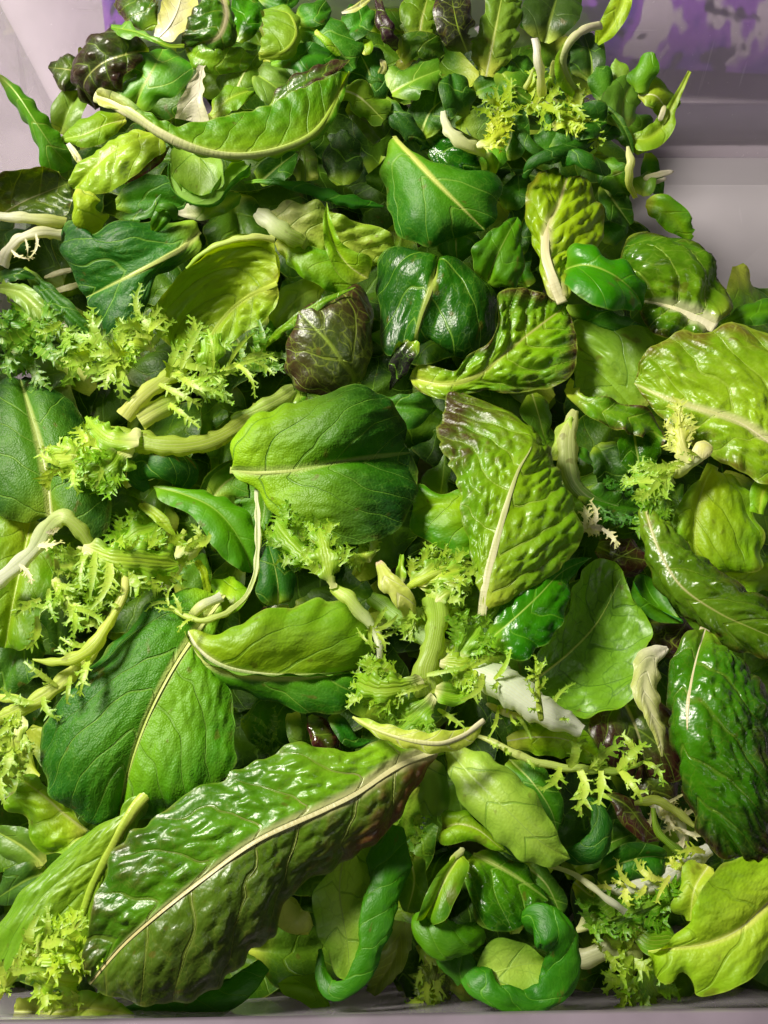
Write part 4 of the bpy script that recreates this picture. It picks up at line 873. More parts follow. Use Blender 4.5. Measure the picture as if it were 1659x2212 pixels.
leaf('lettuce_leaf', 'glossy lime lobe tucked under the left side of the cream-ribbed romaine', 'LM', [(1035,1080),(980,1085),(930,1090),(890,1105)], [(1040,1180),(1020,1205),(970,1195),(930,1170),(895,1150)], [(1020,1052),(970,1065),(930,1060),(900,1045)], h=[2.4,2.5,2.2,1.6], rw=None, bl=1.4, und=3, Inner=(140,182,34), Outer=(60,130,26))
leaf('spinach_leaf', 'small grey-green leaf underside in the gap left of the cream-ribbed romaine', 'SB', [(950,1078),(957,1030),(962,978)], [16,34,30,10,1], [6,10,10,4,1], h=[.6,.8,.9], rw=(3,1), Inner=(110,150,62), Outer=(96,136,56))
leaf('romaine_leaf', 'lime and red speckled romaine pointing up right, deeply blistered, above the cream-ribbed one', 'RG',
     [(885,815),(960,830),(1030,812),(1100,755),(1170,700),(1222,662)],
     [(905,788),(950,795),(985,800),(1012,765),(1050,745),(1075,700),(1078,640),(1105,622),(1150,622),(1195,640)], [(900,842),(960,862),(1040,845),(1110,850),(1180,838),(1228,808),(1242,760),(1240,700)],
     h=[1.6,2.2,2.6,2.8,2.6,2.2], rw=(11,5), bl=3.6, sv=4, vs=1.15, bu=.04, Inner=(128,174,36), Outer=(74,132,28), RedThr=.36, RedT=.3, RedQ=.6, Red=(66,30,26), rib=(170,192,80), ribh=(190,196,140))
leaf('spinach_leaf', 'very dark crumpled spinach leaf in the upper centre with cream midrib', 'SP',
     [(944,578),(930,625),(910,680),(900,720),(898,748)], [(975,562),(1030,588),(1072,635),(1081,690),(1058,745),(1000,772),(940,760)], [(905,545),(850,532),(805,552),(789,590),(796,660),(803,730),(845,775)],
     h=[2.6,3.0,2.8,2.6,2.2], rw=(14,4), sv=3, vs=1.6, bu=.12, und=6.0, bl=1.0, Inner=(32,96,22), Outer=(16,62,20), BaseT=.12, Base=(70,130,34), rib=(172,186,116), ribh=(130,156,70), Rough=.3, dl=-1.0, dr=-1.0)
leaf('spinach_leaf', 'purple-black folded leaf tip hanging below the crumpled dark spinach', 'SP', [(900,735),(872,770),(858,810),(842,842)], [8,18,16,8,1], [8,14,16,10,1], h=[2.4,2.2,1.6,1.0], rw=None, Inner=(30,40,30), Outer=(40,34,40), Rough=.22, bl=.8, bu=.2)
p = leaf('red_lettuce_leaf', 'dark maroon leaf underside with bright net veins, standing up left of centre', 'RB',
     [(762,834),(762,810),(740,782),(712,742),(680,708),(645,672)], [(700,857),(640,840),(617,795),(613,757),(628,715)], [(790,805),(803,745),(804,685),(792,638),(770,622),(735,638),(690,650)],
     h=[1.6,2.4,3.0,3.2,3.0], rw=(9,3), sv=5, bu=.14, dl=-.8, dr=-.8, VeinW=.05, NetAmt=.65, NetScale=1.7, NetW=.075, vs=1.7)
add_blade(p, 'RG', (0, 0), o3(ZZ([(556,762),(610,708),(690,655),(768,620)], [1.6,2.6,3.2,3.2])), o3([1,5,7,6,1]), o3([2,12,14,8,1]), name='folded_margin', RedAmt=.4)
p = leaf('spinach_leaf', 'large smooth dark spinach leaf at picture centre with lime base on its left', 'SP',
     [(497,1016),(560,1020),(640,1014),(720,1000),(800,988),(886,978)], [(506,975),(530,925),(580,890),(640,868),(700,850),(742,833),(800,836),(848,868),(880,920)], [(515,1035),(550,1060),(600,1105),(660,1145),(725,1170),(785,1180),(845,1155),(878,1105),(889,1040)],
     h=[3.0,3.6,3.8,3.8,3.4,2.6], rw=(15,2.5), sv=2.6, bul=.22, bur=.10, dl=-.2, dr=-1.0, BaseT=.72, Base=(150,194,46), Inner=(54,118,24), Outer=(16,62,12), bl=1.2, vs=1.5, und=4.0, FineScale=13.0, Bump=.8)
leaf('spinach_leaf', 'plain green leaf tip behind the large centre spinach, pointing right', 'SP', [(800,870),(860,878),(905,880),(943,880)], [10,16,22,26,3], [10,30,40,30,3], h=[1.2,1.6,1.6,1.0], rw=None, bu=.2, Inner=(60,118,30), Outer=(40,98,26))
leaf('spinach_leaf', 'green spinach with broad cream midrib slanting down right, top centre', 'SP',
     [(852,294),(890,335),(945,395),(1000,450),(1048,498)], [(880,318),(925,348),(990,358),(1078,378),(1082,420),(1070,470)], [(828,322),(808,375),(822,420),(838,470),(870,512),(925,528),(990,505)],
     h=[2.4,3.0,3.2,3.0,2.4], rw=(11,4), sv=3, vs=1.8, bu=.14, und=3.6, BaseT=.4, Base=(110,160,40), Inner=(70,134,28), Outer=(26,88,22), dl=-.7, dr=-1.2, rib=(190,200,120), ribh=(196,206,140))
leaf('spinach_leaf', 'dark spinach flap hanging below the cream-ribbed top spinach', 'SP', [(985,500),(985,535),(990,575)], [22,40,50,20,1], [20,40,40,16,1], h=[1.6,1.4,.8], rw=(3,1), und=3, bu=.2)
leaf('spinach_leaf', 'puffy bright green spinach curl right of the top centre spinach', 'SG', [(1050,612),(1070,560),(1095,510),(1118,468)], [(1020,575),(1016,540),(1045,500),(1085,470)], [(1110,625),(1138,580),(1140,520),(1132,482)], h=[1.6,2.4,2.6,2.0], rw=(2,1), bu=.4, und=4, bl=1.2)
leaf('lettuce_leaf', 'yellow-green leaf with wide white midrib base down, flushed bronze, upper right', 'RG',
     [(1215,655),(1192,595),(1178,545),(1184,485),(1205,445),(1225,385)], [(1195,645),(1165,590),(1148,530),(1137,470),(1138,420),(1160,382),(1200,360)], [(1226,640),(1218,600),(1240,560),(1280,552),(1306,505),(1302,455),(1284,410),(1255,368)],
     h=[3.0,3.2,3.0,2.8,2.4,2.0], rw=(26,6), sv=5, vs=1.3, bl=3.0, und=3, Inner=(156,192,40), Outer=(120,158,34), RedAmt=.5, Red=(140,84,30), RedThr=.5, rib=(222,218,176), ribh=(190,180,120), dl=-.6, dr=-.8)
leaf('spinach_leaf', 'plump bright green spinach leaf closed like a bell, upper right', 'SG', [(1216,584),(1265,572),(1320,590),(1368,628),(1388,665)], [(1228,540),(1248,522),(1280,526),(1306,552),(1345,562),(1378,592),(1392,630)], [(1222,612),(1262,645),(1320,668),(1362,672)],
     h=[2.6,3.4,3.6,3.2,2.2], rw=(4,1), bu=.36, und=2, Inner=(56,140,24), Outer=(36,120,22), Rough=.36)
leaf('spinach_leaf', 'dark leaf edge lying under the bell-shaped green spinach', 'SP', [(1222,668),(1290,690),(1350,702),(1410,708)], [10,14,16,10,2], [6,12,16,14,2], h=[1.6,1.8,1.8,1.6], rw=None, bu=.3, Inner=(64,124,30))
leaf('romaine_leaf', 'red-topped green romaine with broad white midrib at the right pile edge', 'RG',
     [(1545,708),(1495,682),(1445,662),(1400,652),(1375,648)], [(1520,725),(1460,728),(1415,715),(1390,690)], [(1582,668),(1572,636),(1540,602),(1530,555),(1480,515),(1430,494),(1385,492),(1348,518),(1352,575),(1368,620)],
     h=[2.2,2.2,2.2,2.0,1.8], rw=(34,16), sv=6, bl=3.6, und=3.0, Inner=(120,166,40), Outer=(40,92,24), RedThr=.42, RedT=.15, RedQ=.75, rib=(226,222,190), ribh=(214,212,160), k=.15, vs=1.0, bur=.2, Rough=.24, rk=dict(flat=.35))
leaf('spinach_leaf', 'small glossy green curl at the right edge below the pale bin wall', 'SG', [(1555,712),(1600,685),(1650,672),(1700,668)], [4,16,22,14], [4,16,22,20], h=[1.0,1.4,1.4,1.2], rw=None, bu=.4, bl=1.4, ends=False)
leaf('spinach_leaf', 'tip of another green leaf just above the glossy curl at the right edge', 'SG', [(1625,668),(1659,662),(1700,660)], [4,8,8], [4,8,8], h=[.8,.8,.8], rw=None, bu=.3)
leaf('lettuce_leaf', 'pale green lettuce underside with broad flat midrib left of the big right-edge leaf', 'LB', [(1382,895),(1335,838),(1285,795),(1235,765)], [(1345,905),(1290,880),(1250,840)], [(1425,850),(1455,790),(1455,735),(1400,713),(1320,712),(1245,690)],
     h=[1.4,1.6,1.5,1.2], rw=(24,14), bl=2.2, sv=3, vs=1.8, Inner=(128,168,62), Outer=(110,154,56), rib=(130,170,56), ribh=(120,160,50), RedAmt=.3, Red=(90,60,40), rk=dict(flat=.3))
leaf('romaine_leaf', 'very large lime and bronze leaf at the right edge with cream ribbed midrib', 'RG',
     [(1720,1000),(1659,953),(1590,908),(1520,885),(1440,860),(1370,828)], [(1710,1050),(1645,1042),(1600,1025),(1545,995),(1480,945),(1410,885)], [(1715,760),(1659,716),(1600,709),(1535,715),(1468,716),(1418,745),(1380,785)],
     h=[3.2,3.4,3.4,3.2,2.8,2.2], rw=(22,4), sv=5, bl=3.4, vs=1.9, bu=.08, Inner=(140,180,48), Outer=(104,150,32), RedThr=.32, RedT=.3, RedQ=.5, RedAmt=.75, Red=(98,62,30), rib=(222,214,180), ribh=(170,180,100), NetScale=1.4, NetAmt=.4, und=2)
p = frisee('pale endive piece with a round white knob lying on the large right-edge leaf', [(1525,970),(1500,990),(1470,1010),(1440,1020)], [26,34,40,24], [(.9,20,46,16),(.8,-40,40,16),(.95,60,40,14)], h=[3.6,3.8,3.6,3.0], seed=41, low=(220,216,180), high=(196,206,110))
roll_part(p, 'WH', [(1508,985),(1520,972),(1530,962)], [26,34,24], h=[4.0,4.1,4.0], name='knob', bl=.3)
fan(p, 'FR', [(1490,1000),(1475,950),(1465,885)], [12,30,26,8,2], [10,12,14,6,2], h=[3.8,4.0,3.8], ser=.45, Inner=(206,210,130), Outer=(180,198,80))
fan(p, 'FR', [(1460,1015),(1420,1035),(1370,1040)], [8,24,28,4], [8,26,24,4], h=[3.4,3.2,2.4], ser=.55)
fan(p, 'FR', [(1450,1030),(1430,1080),(1400,1130)], [8,18,18,4], [8,22,18,4], h=[3.0,2.8,2.2], ser=.5, Inner=(120,170,50), Outer=(84,146,34))
leaf('lettuce_leaf', 'ruffled leaf margin with red edge curling below the pale net-veined underside', 'RG', [(1222,838),(1262,862),(1300,882),(1360,895),(1410,925),(1424,985)], [4,10,18,18,14,3], [6,20,26,30,22,4], h=[1.8,2.2,2.4,2.4,2.0,1.4], rw=None, bl=1.6, ruf=2.6, rufp=1.4, Inner=(96,146,36), Outer=(64,118,28), RedThr=.5, RedQ=.7, RedT=.5, Red=(70,34,26))
leaf('spinach_leaf', 'dark glossy leaf curving down under the red-edged ruffle', 'SP', [(1365,910),(1375,970),(1385,1020),(1400,1065)], [14,40,40,20,3], [14,30,30,14,3], h=[1.6,1.6,1.4,1.0], rw=(4,1), bl=1.6, Rough=.24, Inner=(48,110,26))
leaf('spinach_leaf', 'dark crinkled leaf deep in the gap left of the dark glossy one', 'SP', [(1290,960),(1320,1010),(1340,1060)], [10,34,36,8], [10,30,34,8], h=[0,.2,-.2], rw=None, ser=.2, bl=1.6, Inner=(44,92,28))
leaf('spinach_leaf', 'smooth olive leaf hanging in shade left of the pale forked stalk, right of centre', 'SL', [(1150,850),(1165,900),(1180,960)], [10,24,24,10,1], [10,30,24,10,1], h=[1.0,1.1,.6], rw=(3,1), Inner=(104,146,40), Outer=(74,120,30))
p = stalk('mizuna_stalk', 'pale fluted stalk bending down to a dark green leaf, right of centre', [(1243,886),(1228,930),(1226,985),(1236,1040),(1270,1075),(1335,1095)], [18,44,44,36,40,20], h=[2.0,2.2,2.0,1.6,1.3,1.0], cat='leaf stalk', low=(206,210,160), high=(60,120,34), flat=.3)
fan(p, 'AR', [(1235,900),(1210,945),(1195,985)], [4,12,8,2], [4,14,12,2], h=[2.2,2.0,1.6], Inner=(176,194,110), Outer=(150,180,80), ser=.1)
fan(p, 'AR', [(1240,960),(1262,985),(1280,1000)], [4,10,12,3], [4,10,10,3], h=[1.8,1.7,1.4], ser=.1)
fan(p, 'SP', [(1250,1060),(1310,1085),(1380,1100)], [10,34,30,6], [8,24,24,6], h=[1.2,1.1,.7], ser=.15, Inner=(52,116,28))
p = frisee('white endive scrap in the dark gap below the fluted stalk', [(1255,1145),(1280,1140),(1305,1142)], [10,14,12], [(.2,70,34,10),(.5,50,40,10),(.9,-20,36,10)], h=[1.2,1.4,1.2], seed=44, low=(226,214,204), high=(214,206,180), sp='WH')
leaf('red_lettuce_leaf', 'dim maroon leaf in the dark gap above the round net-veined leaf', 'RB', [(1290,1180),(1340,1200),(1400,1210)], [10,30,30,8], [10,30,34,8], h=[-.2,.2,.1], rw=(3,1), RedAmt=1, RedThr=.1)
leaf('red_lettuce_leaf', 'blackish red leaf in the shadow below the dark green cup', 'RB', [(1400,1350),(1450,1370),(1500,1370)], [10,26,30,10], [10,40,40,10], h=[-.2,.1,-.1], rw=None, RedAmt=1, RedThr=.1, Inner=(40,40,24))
# ---- left side and centre left
leaf('spinach_leaf', 'big dark spinach leaf below left of centre with cream midrib, tip down left', 'SP',
     [(482,1284),(425,1362),(365,1455),(315,1555),(280,1655),(255,1772)],
     [(470,1345),(425,1435),(470,1462),(498,1510),(503,1580),(505,1640),(480,1700),(420,1735),(330,1770)], [(420,1280),(352,1300),(262,1378),(165,1475),(105,1555),(78,1630),(88,1700),(145,1755),(205,1780)],
     h=[2.6,3.2,3.6,3.4,3.0,1.8], rw=(17,3), sv=2.6, dl=-.5, dr=-.9, bul=.10, bur=.16, Inner=(112,164,36), Outer=(64,128,26), bl=1.4, vs=1.6, FineScale=14.0, Bump=.7, und=4.5, BaseT=.25, Base=(140,186,50), rib=(206,212,170), ribh=(160,184,96), sp2='SP', kw2=dict(Inner=(70,132,28), Outer=(26,86,18), und=3.0, bl=.8, BaseT=.18, Bump=.9))
leaf('spinach_leaf', 'curved spinach with white ribbed midrib, lime above and dark green below, below centre', 'SL',
     [(400,1363),(425,1405),(475,1440),(550,1458),(630,1462),(700,1458),(780,1446)],
     [(430,1362),(480,1372),(525,1362),(570,1340),(640,1308),(705,1300),(755,1312),(785,1345),(792,1400)], [(405,1395),(430,1435),(455,1475),(500,1492),(570,1515),(640,1535),(710,1542),(770,1528)],
     h=[3.2,3.4,3.3,3.1,2.8,2.2], rw=(20,6), rk=dict(flat=.4), sv=2, vs=2.2, und=4, bul=.16, bur=.16, dl=.3, dr=-.5, sp2='SP', kw2=dict(Inner=(74,140,28), Outer=(30,98,20), BaseT=.3), Inner=(146,188,44), Outer=(104,160,34), BaseT=.2, rib=(222,220,180), ribh=(150,180,90))
p = leaf('spinach_leaf', 'green spinach with a rounded dark knuckle at left, curving down to a lime tip', 'SG',
     [(330,1050),(400,1068),(465,1100),(515,1160),(545,1238)], [(370,1048),(430,1055),(495,1078),(545,1125),(560,1190)], [(345,1080),(400,1105),(435,1140),(470,1195),(515,1232)], h=[2.2,2.6,2.8,2.6,2.0], rw=(3,1), bu=.16, Inner=(90,150,30), Outer=(70,138,26))
roll_part(p, 'SP', [(318,1058),(300,1030),(318,1008),(355,1006),(392,1020),(415,1045)], [20,50,66,70,64,30], h=[1.8,2.2,2.6,2.8,2.4,1.8], name='rolled_tip', Inner=(34,104,26), Outer=(18,76,22), bl=.5, Bump=.3)
leaf('spinach_leaf', 'green leaf surface behind the thin cream stem left of centre', 'SP', [(455,1080),(490,1040),(540,1020),(570,1080),(560,1160)], [14,24,20,16,3], [10,34,50,40,6], h=[1.6,1.7,1.6,1.2], rw=(3,1), Inner=(88,146,34), Outer=(52,116,28))
leaf('spinach_leaf', 'small dark spinach leaf folded along its midrib, left of the green endive fans', 'SP', [(600,1308),(600,1260),(590,1210),(578,1172)], [(570,1300),(553,1280),(560,1230),(566,1190)], [(625,1295),(640,1265),(630,1220),(600,1185)], h=[1.6,2.0,2.2,2.0], rw=(2,1), bu=.2, Inner=(36,110,30), Outer=(20,84,28))
p = stalk('pea_stem', 'thin cream stem hanging in a long curve with feathery tip, left of centre', [(553,1055),(557,1120),(556,1200),(545,1262),(515,1305),(475,1330),(430,1340),(385,1322),(362,1305)], [10,8,9,10,10,13,15,14,6], h=[2.8,3.4,3.4,3.6,3.8,4.0,4.0,3.8,3.6], cat='stem', low=(214,208,170), high=(178,196,90))
fronds(p, [(430,1340),(385,1322),(358,1300)], [(.2,40,30,6),(.5,-50,32,7),(.7,40,30,6),(.9,-20,30,6),(.95,20,34,6)], h=[4.0,3.8,3.6], seed=3)
p = stalk('endive_sprig', 'green endive sprig with toothed fans on top and white cut end, centre', [(718,1268),(752,1293),(786,1333),(813,1366),(820,1406),(818,1452)], [24,30,28,22,18,15], h=[4.2,4.4,4.2,4.0,4.0,3.8], cat='endive', low=(176,200,92), high=(224,220,190), flat=.35)
fan(p, 'FR', [(718,1272),(708,1225),(700,1180),(690,1140)], [10,20,30,28,8], [10,22,30,22,6], h=[4.3,4.6,4.6,4.2], ser=.42, serp=.4, Inner=(150,186,66), Outer=(112,166,40), ruf=2.4)
fan(p, 'FR', [(705,1240),(665,1205),(625,1165),(595,1125)], [10,24,36,30,8], [8,20,30,28,8], h=[3.9,3.8,3.6,3.2], ser=.45, serp=.5, Inner=(130,174,52), Outer=(96,152,34), ruf=2.4)
fan(p, 'FR', [(690,1200),(670,1150),(662,1105)], [8,16,20,6], [8,18,16,6], h=[3.7,3.6,3.2], ser=.5, serp=.4, Inner=(130,174,52), Outer=(96,152,34))
fronds(p, [(786,1333),(813,1366),(820,1406),(818,1452)], [(.2,-60,40,9),(.3,70,40,9),(.45,100,34,7),(.6,-110,44,6),(.35,30,30,7),(.25,110,36,8)], h=[4.2,4.0,4.0,3.8], seed=8)
p = frisee('long endive rib with broad white cut end pointing down right, in the central endive heap', [(800,1288),(850,1325),(920,1378),(1000,1432),(1080,1475),(1170,1535),(1258,1578)], [30,40,48,62,78,66,30], [(.5,60,50,12),(.55,-60,50,14),(.6,70,50,10)], h=[2.6,3.0,3.2,3.7,4.3,4.5,4.2], seed=9, low=(130,176,54), high=(236,230,206), flat=.4)
p = stalk('endive_sprig', 'thick upright endive stem with ragged lobes spreading from its foot, centre', [(940,1292),(945,1340),(935,1400),(920,1450),(930,1500)], [60,44,46,56,72], h=[3.4,3.9,3.8,3.7,3.4], cat='endive', low=(150,186,72), high=(170,196,90), flat=.35)
fan(p, 'FR', [(915,1470),(860,1488),(810,1490),(770,1475)], [14,20,30,32,8], [16,30,46,48,12], h=[3.8,4.0,3.8,3.2], ser=.4, serp=.5, Inner=(150,188,60), Outer=(118,172,40))
fan(p, 'FR', [(935,1500),(900,1535),(850,1570)], [18,36,40,8], [12,26,34,8], h=[3.6,3.6,2.8], ser=.3, serp=.5, Inner=(130,176,56), Outer=(104,160,40))
fan(p, 'FR', [(940,1490),(985,1500),(1010,1480)], [10,24,20,4], [10,28,24,4], h=[3.6,3.6,3.2], ser=.1, Inner=(120,170,46))
fan(p, 'FR', [(950,1430),(1000,1440),(1045,1430)], [12,34,40,12], [12,26,34,12], h=[3.6,3.9,3.6], ser=.45, serp=.35, Inner=(160,194,64), Outer=(130,182,44))
fan(p, 'FR', [(985,1420),(1010,1385),(1035,1350)], [8,26,32,10], [8,28,30,8], h=[3.6,3.9,3.7], ser=.45, serp=.35, Inner=(120,172,50), Outer=(94,156,38))
fan(p, 'FR', [(940,1300),(970,1280),(995,1290)], [8,20,20,4], [8,16,16,4], h=[3.5,3.6,3.0], ser=.5, serp=.35)
fronds(p, [(920,1450),(930,1500),(950,1540)], [(.1,90,60,10),(.3,-80,50,10),(.5,100,70,12),(.7,-60,60,10),(.9,30,50,10),(.2,-110,46,9)], h=[3.6,3.4,3.0], seed=12)
p = leaf('endive_sprig', 'whitish endive heart with pinkish cut tip pointing up left, centre', 'WH', [(818,1213),(835,1250),(858,1280),(880,1305),(892,1340)], [5,14,20,18,14,6], [5,14,18,16,16,8], h=[3.6,4.0,4.0,3.8,3.2], rw=None, cat='endive', bu=.2, ends=True, Base=(214,176,156), BaseT=.12, Inner=(196,204,130), Outer=(186,200,110), ser=.12, serp=.5)
fan(p, 'FR', [(886,1300),(896,1330),(900,1355)], [6,10,14,10], [6,10,14,10], h=[3.7,3.4,3.0], ser=.4, serp=.3)
p = stalk('endive_sprig', 'spread lime endive fronds beside the whitish heart, reaching up right', [(872,1275),(905,1255),(950,1235),(995,1222)], [10,18,20,8], h=[2.8,3.3,3.4,3.0], cat='endive', low=(170,194,80), high=(170,194,80))
fan(p, 'FR', [(880,1268),(920,1235),(960,1205)], [8,16,18,4], [8,16,14,4], h=[2.9,3.3,3.2], ser=.4, Inner=(170,196,76))
fan(p, 'FR', [(900,1262),(950,1240),(1005,1225)], [8,16,18,6], [8,22,26,8], h=[3.0,3.4,3.2], ser=.45, Inner=(170,196,76))
fan(p, 'FR', [(905,1265),(940,1275),(960,1300)], [6,14,14,3], [6,14,12,3], h=[3.0,3.0,2.6], ser=.5)
fan(p, 'FR', [(866,1262),(866,1225),(868,1198)], [6,12,8,4], [6,12,8,4], h=[2.6,2.8,2.6], ser=.05, Inner=(150,186,66))
fan(p, 'FR', [(800,1215),(790,1200),(775,1185)], [6,18,20,4], [6,22,20,4], h=[2.6,2.8,2.4], ser=.5, Outer=(110,160,36))
leaf('endive_leaf', 'cream endive rib lying on the base of the largest romaine leaf', 'WH', [(762,1549),(810,1576),(880,1598),(950,1606),(1000,1590),(1046,1556)], [2,14,18,20,22,10,2], [2,8,14,16,18,16,2], h=[4.4,5.0,5.3,5.3,5.0,4.6], rw=(7,14), Inner=(196,206,120), Outer=(176,198,84), Base=(150,186,60), BaseT=.4, ser=.08, rib=(186,200,110), ribh=(222,218,176), rk=dict(flat=.5))
p = frisee('ragged lime endive on a thin stem stretching right below the round net-veined leaf', [(1028,1588),(1080,1610),(1140,1640),(1200,1655),(1270,1662),(1340,1664),(1408,1638)], [10,15,16,15,16,14,4], [(.55,60,60,16),(.6,-50,60,18),(.68,80,56,16),(.72,-80,50,16),(.8,50,60,16),(.82,-50,56,14),(.9,60,50,12),(.95,-30,46,10),(.5,-90,44,14)], h=[2.4,2.8,3.0,3.0,3.0,2.8,2.2], seed=14, low=(196,202,140), high=(150,190,60))
leaf('lettuce_leaf', 'glossy lime leaf behind the ragged endive, under the white endive rib end', 'LM', [(1095,1600),(1160,1592),(1230,1600),(1305,1650)], [6,24,30,24,3], [8,30,36,24,3], h=[1.8,2.1,2.0,1.6], rw=(3,1), bl=1.0)
p = frisee('thin pale endive stems under the white cut rib end, right of centre', [(1050,1520),(1110,1545),(1165,1545),(1210,1530)], [10,14,14,8], 6, h=[2.4,2.7,2.8,2.6], seed=19, ln=(30,60), wd=(6,10), t0=.1)
p = frisee('tiny star-toothed endive shoot upright on the white cut rib end', [(1170,1558),(1163,1510),(1160,1470),(1158,1430)], [14,12,9,5], [(.45,70,22,7),(.55,-70,22,7),(.75,60,18,6),(.8,-60,18,6),(.99,0,14,5)], h=[5.0,5.3,5.2,4.9], seed=20, low=(176,194,92), high=(160,190,70), ser=.4)
leaf('endive_leaf', 'white skeletal endive leaf hanging tip down between the round leaf and right romaine', 'WH', [(1443,1400),(1408,1430),(1392,1490),(1410,1550),(1425,1600),(1430,1634)], [4,14,26,22,14,10,2], [4,30,26,20,12,8,2], h=[1.6,2.0,2.4,2.4,2.2,2.0], rw=None, bu=.16, Inner=(196,196,150), Outer=(176,186,120), ser=.12)
leaf('red_lettuce_leaf', 'dark maroon romaine lying in shade beneath the white skeletal endive', 'RR', [(1330,1480),(1360,1540),(1380,1590),(1400,1680)], [(1400,1480),(1450,1540),(1480,1600),(1470,1680)], [(1290,1520),(1270,1570),(1290,1620),(1340,1680)], h=[.4,.8,.9,.4], rw=(6,2), RedThr=.15, RedAmt=1.0, Inner=(56,80,26), Outer=(50,50,26), rib=(190,180,150))
leaf('red_lettuce_leaf', 'brown-red leaf below it, beside the ragged lime endive', 'RB', [(1390,1660),(1420,1700),(1440,1740)], [14,36,36,10], [14,34,30,10], h=[.3,.5,.2], rw=None, RedAmt=.8, RedThr=.3)
leaf('spinach_leaf', 'big dark spinach leaf cropped by the left edge, cream midrib running up', 'SP',
     [(110,1118),(104,1050),(86,960),(64,885),(44,820)], [(30,1130),(-40,1060),(-70,950),(-45,860),(0,812)], [(200,1172),(234,1140),(237,1055),(226,990),(188,915),(150,862),(95,828)], h=[2.0,2.4,2.6,2.4,1.6], rw=(18,4), sv=2.6, vs=1.6, und=3, dl=-.8, dr=-.9, bu=.14, Inner=(70,128,32), Outer=(20,70,22), FineScale=14.0, Bump=.8, rib=(206,210,170), ribh=(150,176,100))
leaf('lettuce_leaf', 'yellow-green leaf below the cropped spinach at the left edge', 'LM', [(70,1115),(50,1200),(30,1290),(10,1400)], [(120,1170),(110,1260),(90,1340),(60,1400)], [(0,1110),(-40,1200),(-40,1300),(-30,1390)], h=[1.0,1.4,1.4,1.0], rw=(3,1), Inner=(132,166,40), Outer=(84,140,30), und=2)
leaf('spinach_leaf', 'shadowy green leaf at the left edge below the yellow-green one', 'SP', [(60,1330),(30,1420),(0,1500)], [20,60,60,20], [20,50,50,20], h=[.0,.3,.0], rw=None, Inner=(64,118,34), bl=1.2)
p = stalk('endive_sprig', 'white endive stem bent in a knee at the left edge, ending in a lime fan', [(-15,1262),(40,1220),(80,1180),(108,1135),(135,1118),(170,1142),(200,1186)], [40,34,30,36,40,38,32], h=[2.8,3.4,3.8,4.2,4.6,4.4,3.9], cat='endive', low=(226,218,194), high=(186,204,104), flat=.4)
fronds(p, [(-5,1250),(40,1220),(80,1180),(108,1135)], [(.35,-70,34,8),(.7,-60,34,10),(.9,-80,20,8)], h=[3.0,3.4,3.8,4.2], seed=6, sp='WH')
fan(p, 'FR', [(180,1178),(240,1205),(300,1210),(385,1218)], [8,30,34,36,10], [10,30,36,40,10], h=[4.0,4.4,4.2,3.4], ser=.2, serp=.5, Inner=(170,198,72), Outer=(118,174,38), ruf=2.2, k=2.8)
fan(p, 'FR', [(195,1190),(215,1240),(235,1300)], [10,30,34,10], [10,26,30,8], h=[3.9,4.2,3.2], ser=.3, serp=.45, Inner=(160,194,64), Outer=(108,168,36), k=2.8)
fan(p, 'FR', [(190,1185),(165,1215),(130,1225)], [8,24,28,8], [8,24,24,8], h=[3.8,3.9,3.4], ser=.5, serp=.4)
fronds(p, [(180,1178),(240,1205),(330,1215)], [(.2,-70,70,14),(.4,-60,80,16),(.1,-100,60,14)], h=[3.9,4.2,3.8], seed=61)
p = frisee('frilly endive tuft with pale stem below the bent white stem, left', [(115,1250),(135,1280),(160,1320),(170,1340)], [16,22,22,10], 10, h=[3.0,3.2,3.2,3.0], seed=7, ln=(34,64), wd=(10,16), t0=.05, low=(206,208,150))
fronds(p, [(110,1265),(90,1290),(75,1350)], [(.1,40,50,12),(.4,-50,46,14),(.8,30,50,14)], h=[3.0,2.8,2.4], seed=71)
p = frisee('long pale endive rib bowing from upper right to the left edge, below the lime fan', [(271,1243),(265,1290),(235,1345),(200,1405),(150,1460),(70,1520),(-15,1560)], [17,22,26,30,30,30,26], 9, h=[4.2,4.4,4.2,3.8,3.4,3.0,2.6], seed=15, ln=(34,66), wd=(9,15), t0=.3, low=(214,214,140), high=(184,202,100))
stalk_part(p, [(250,1320),(205,1390),(170,1418),(120,1430),(70,1425)], [14,24,26,20,6], h=[4.4,4.5,4.3,4.0,3.6], low=(190,204,104), high=(180,200,90), name='branch')
p = frisee('ragged pale endive fan drooping in the left edge below the bowed rib', [(40,1540),(30,1580),(10,1630),(-10,1680)], [20,30,30,14], 8, h=[2.8,2.9,2.6,2.0], seed=16, ln=(30,60), wd=(10,16), t0=.1)
fan(p, 'FR', [(45,1545),(30,1600),(10,1670)], [10,22,22,6], [8,18,16,4], h=[2.9,3.0,2.2], ser=.25, Inner=(186,202,110), Outer=(150,186,66))
stalk_part(p, [(-10,1505),(30,1510),(60,1515)], [16,18,12], h=[2.6,2.8,2.8], name='branch', low=(196,206,110))
p = frisee('lime endive scrap behind the long rib, between tuft and big dark spinach', [(285,1150),(270,1170),(260,1200)], [10,14,10], 6, h=[1.6,1.8,1.6], seed=18, ln=(40,70), wd=(12,20), t0=0, Inner=(130,176,46), Outer=(100,160,34))
fan(p, 'FR', [(250,1190),(290,1155),(340,1135)], [8,26,26,6], [8,24,28,6], h=[1.6,2.0,1.8], ser=.3, Inner=(130,176,46), Outer=(96,160,32))
leaf('lettuce_leaf', 'small lime slip below the spinach with the dark knuckle', 'LM', [(300,1090),(340,1115),(372,1150),(384,1160)], [3,13,14,8,2], [3,10,13,8,2], h=[2.0,2.3,2.2,2.0], rw=None, bl=.3, NetAmt=.1, Inner=(160,192,66), Outer=(140,182,50))
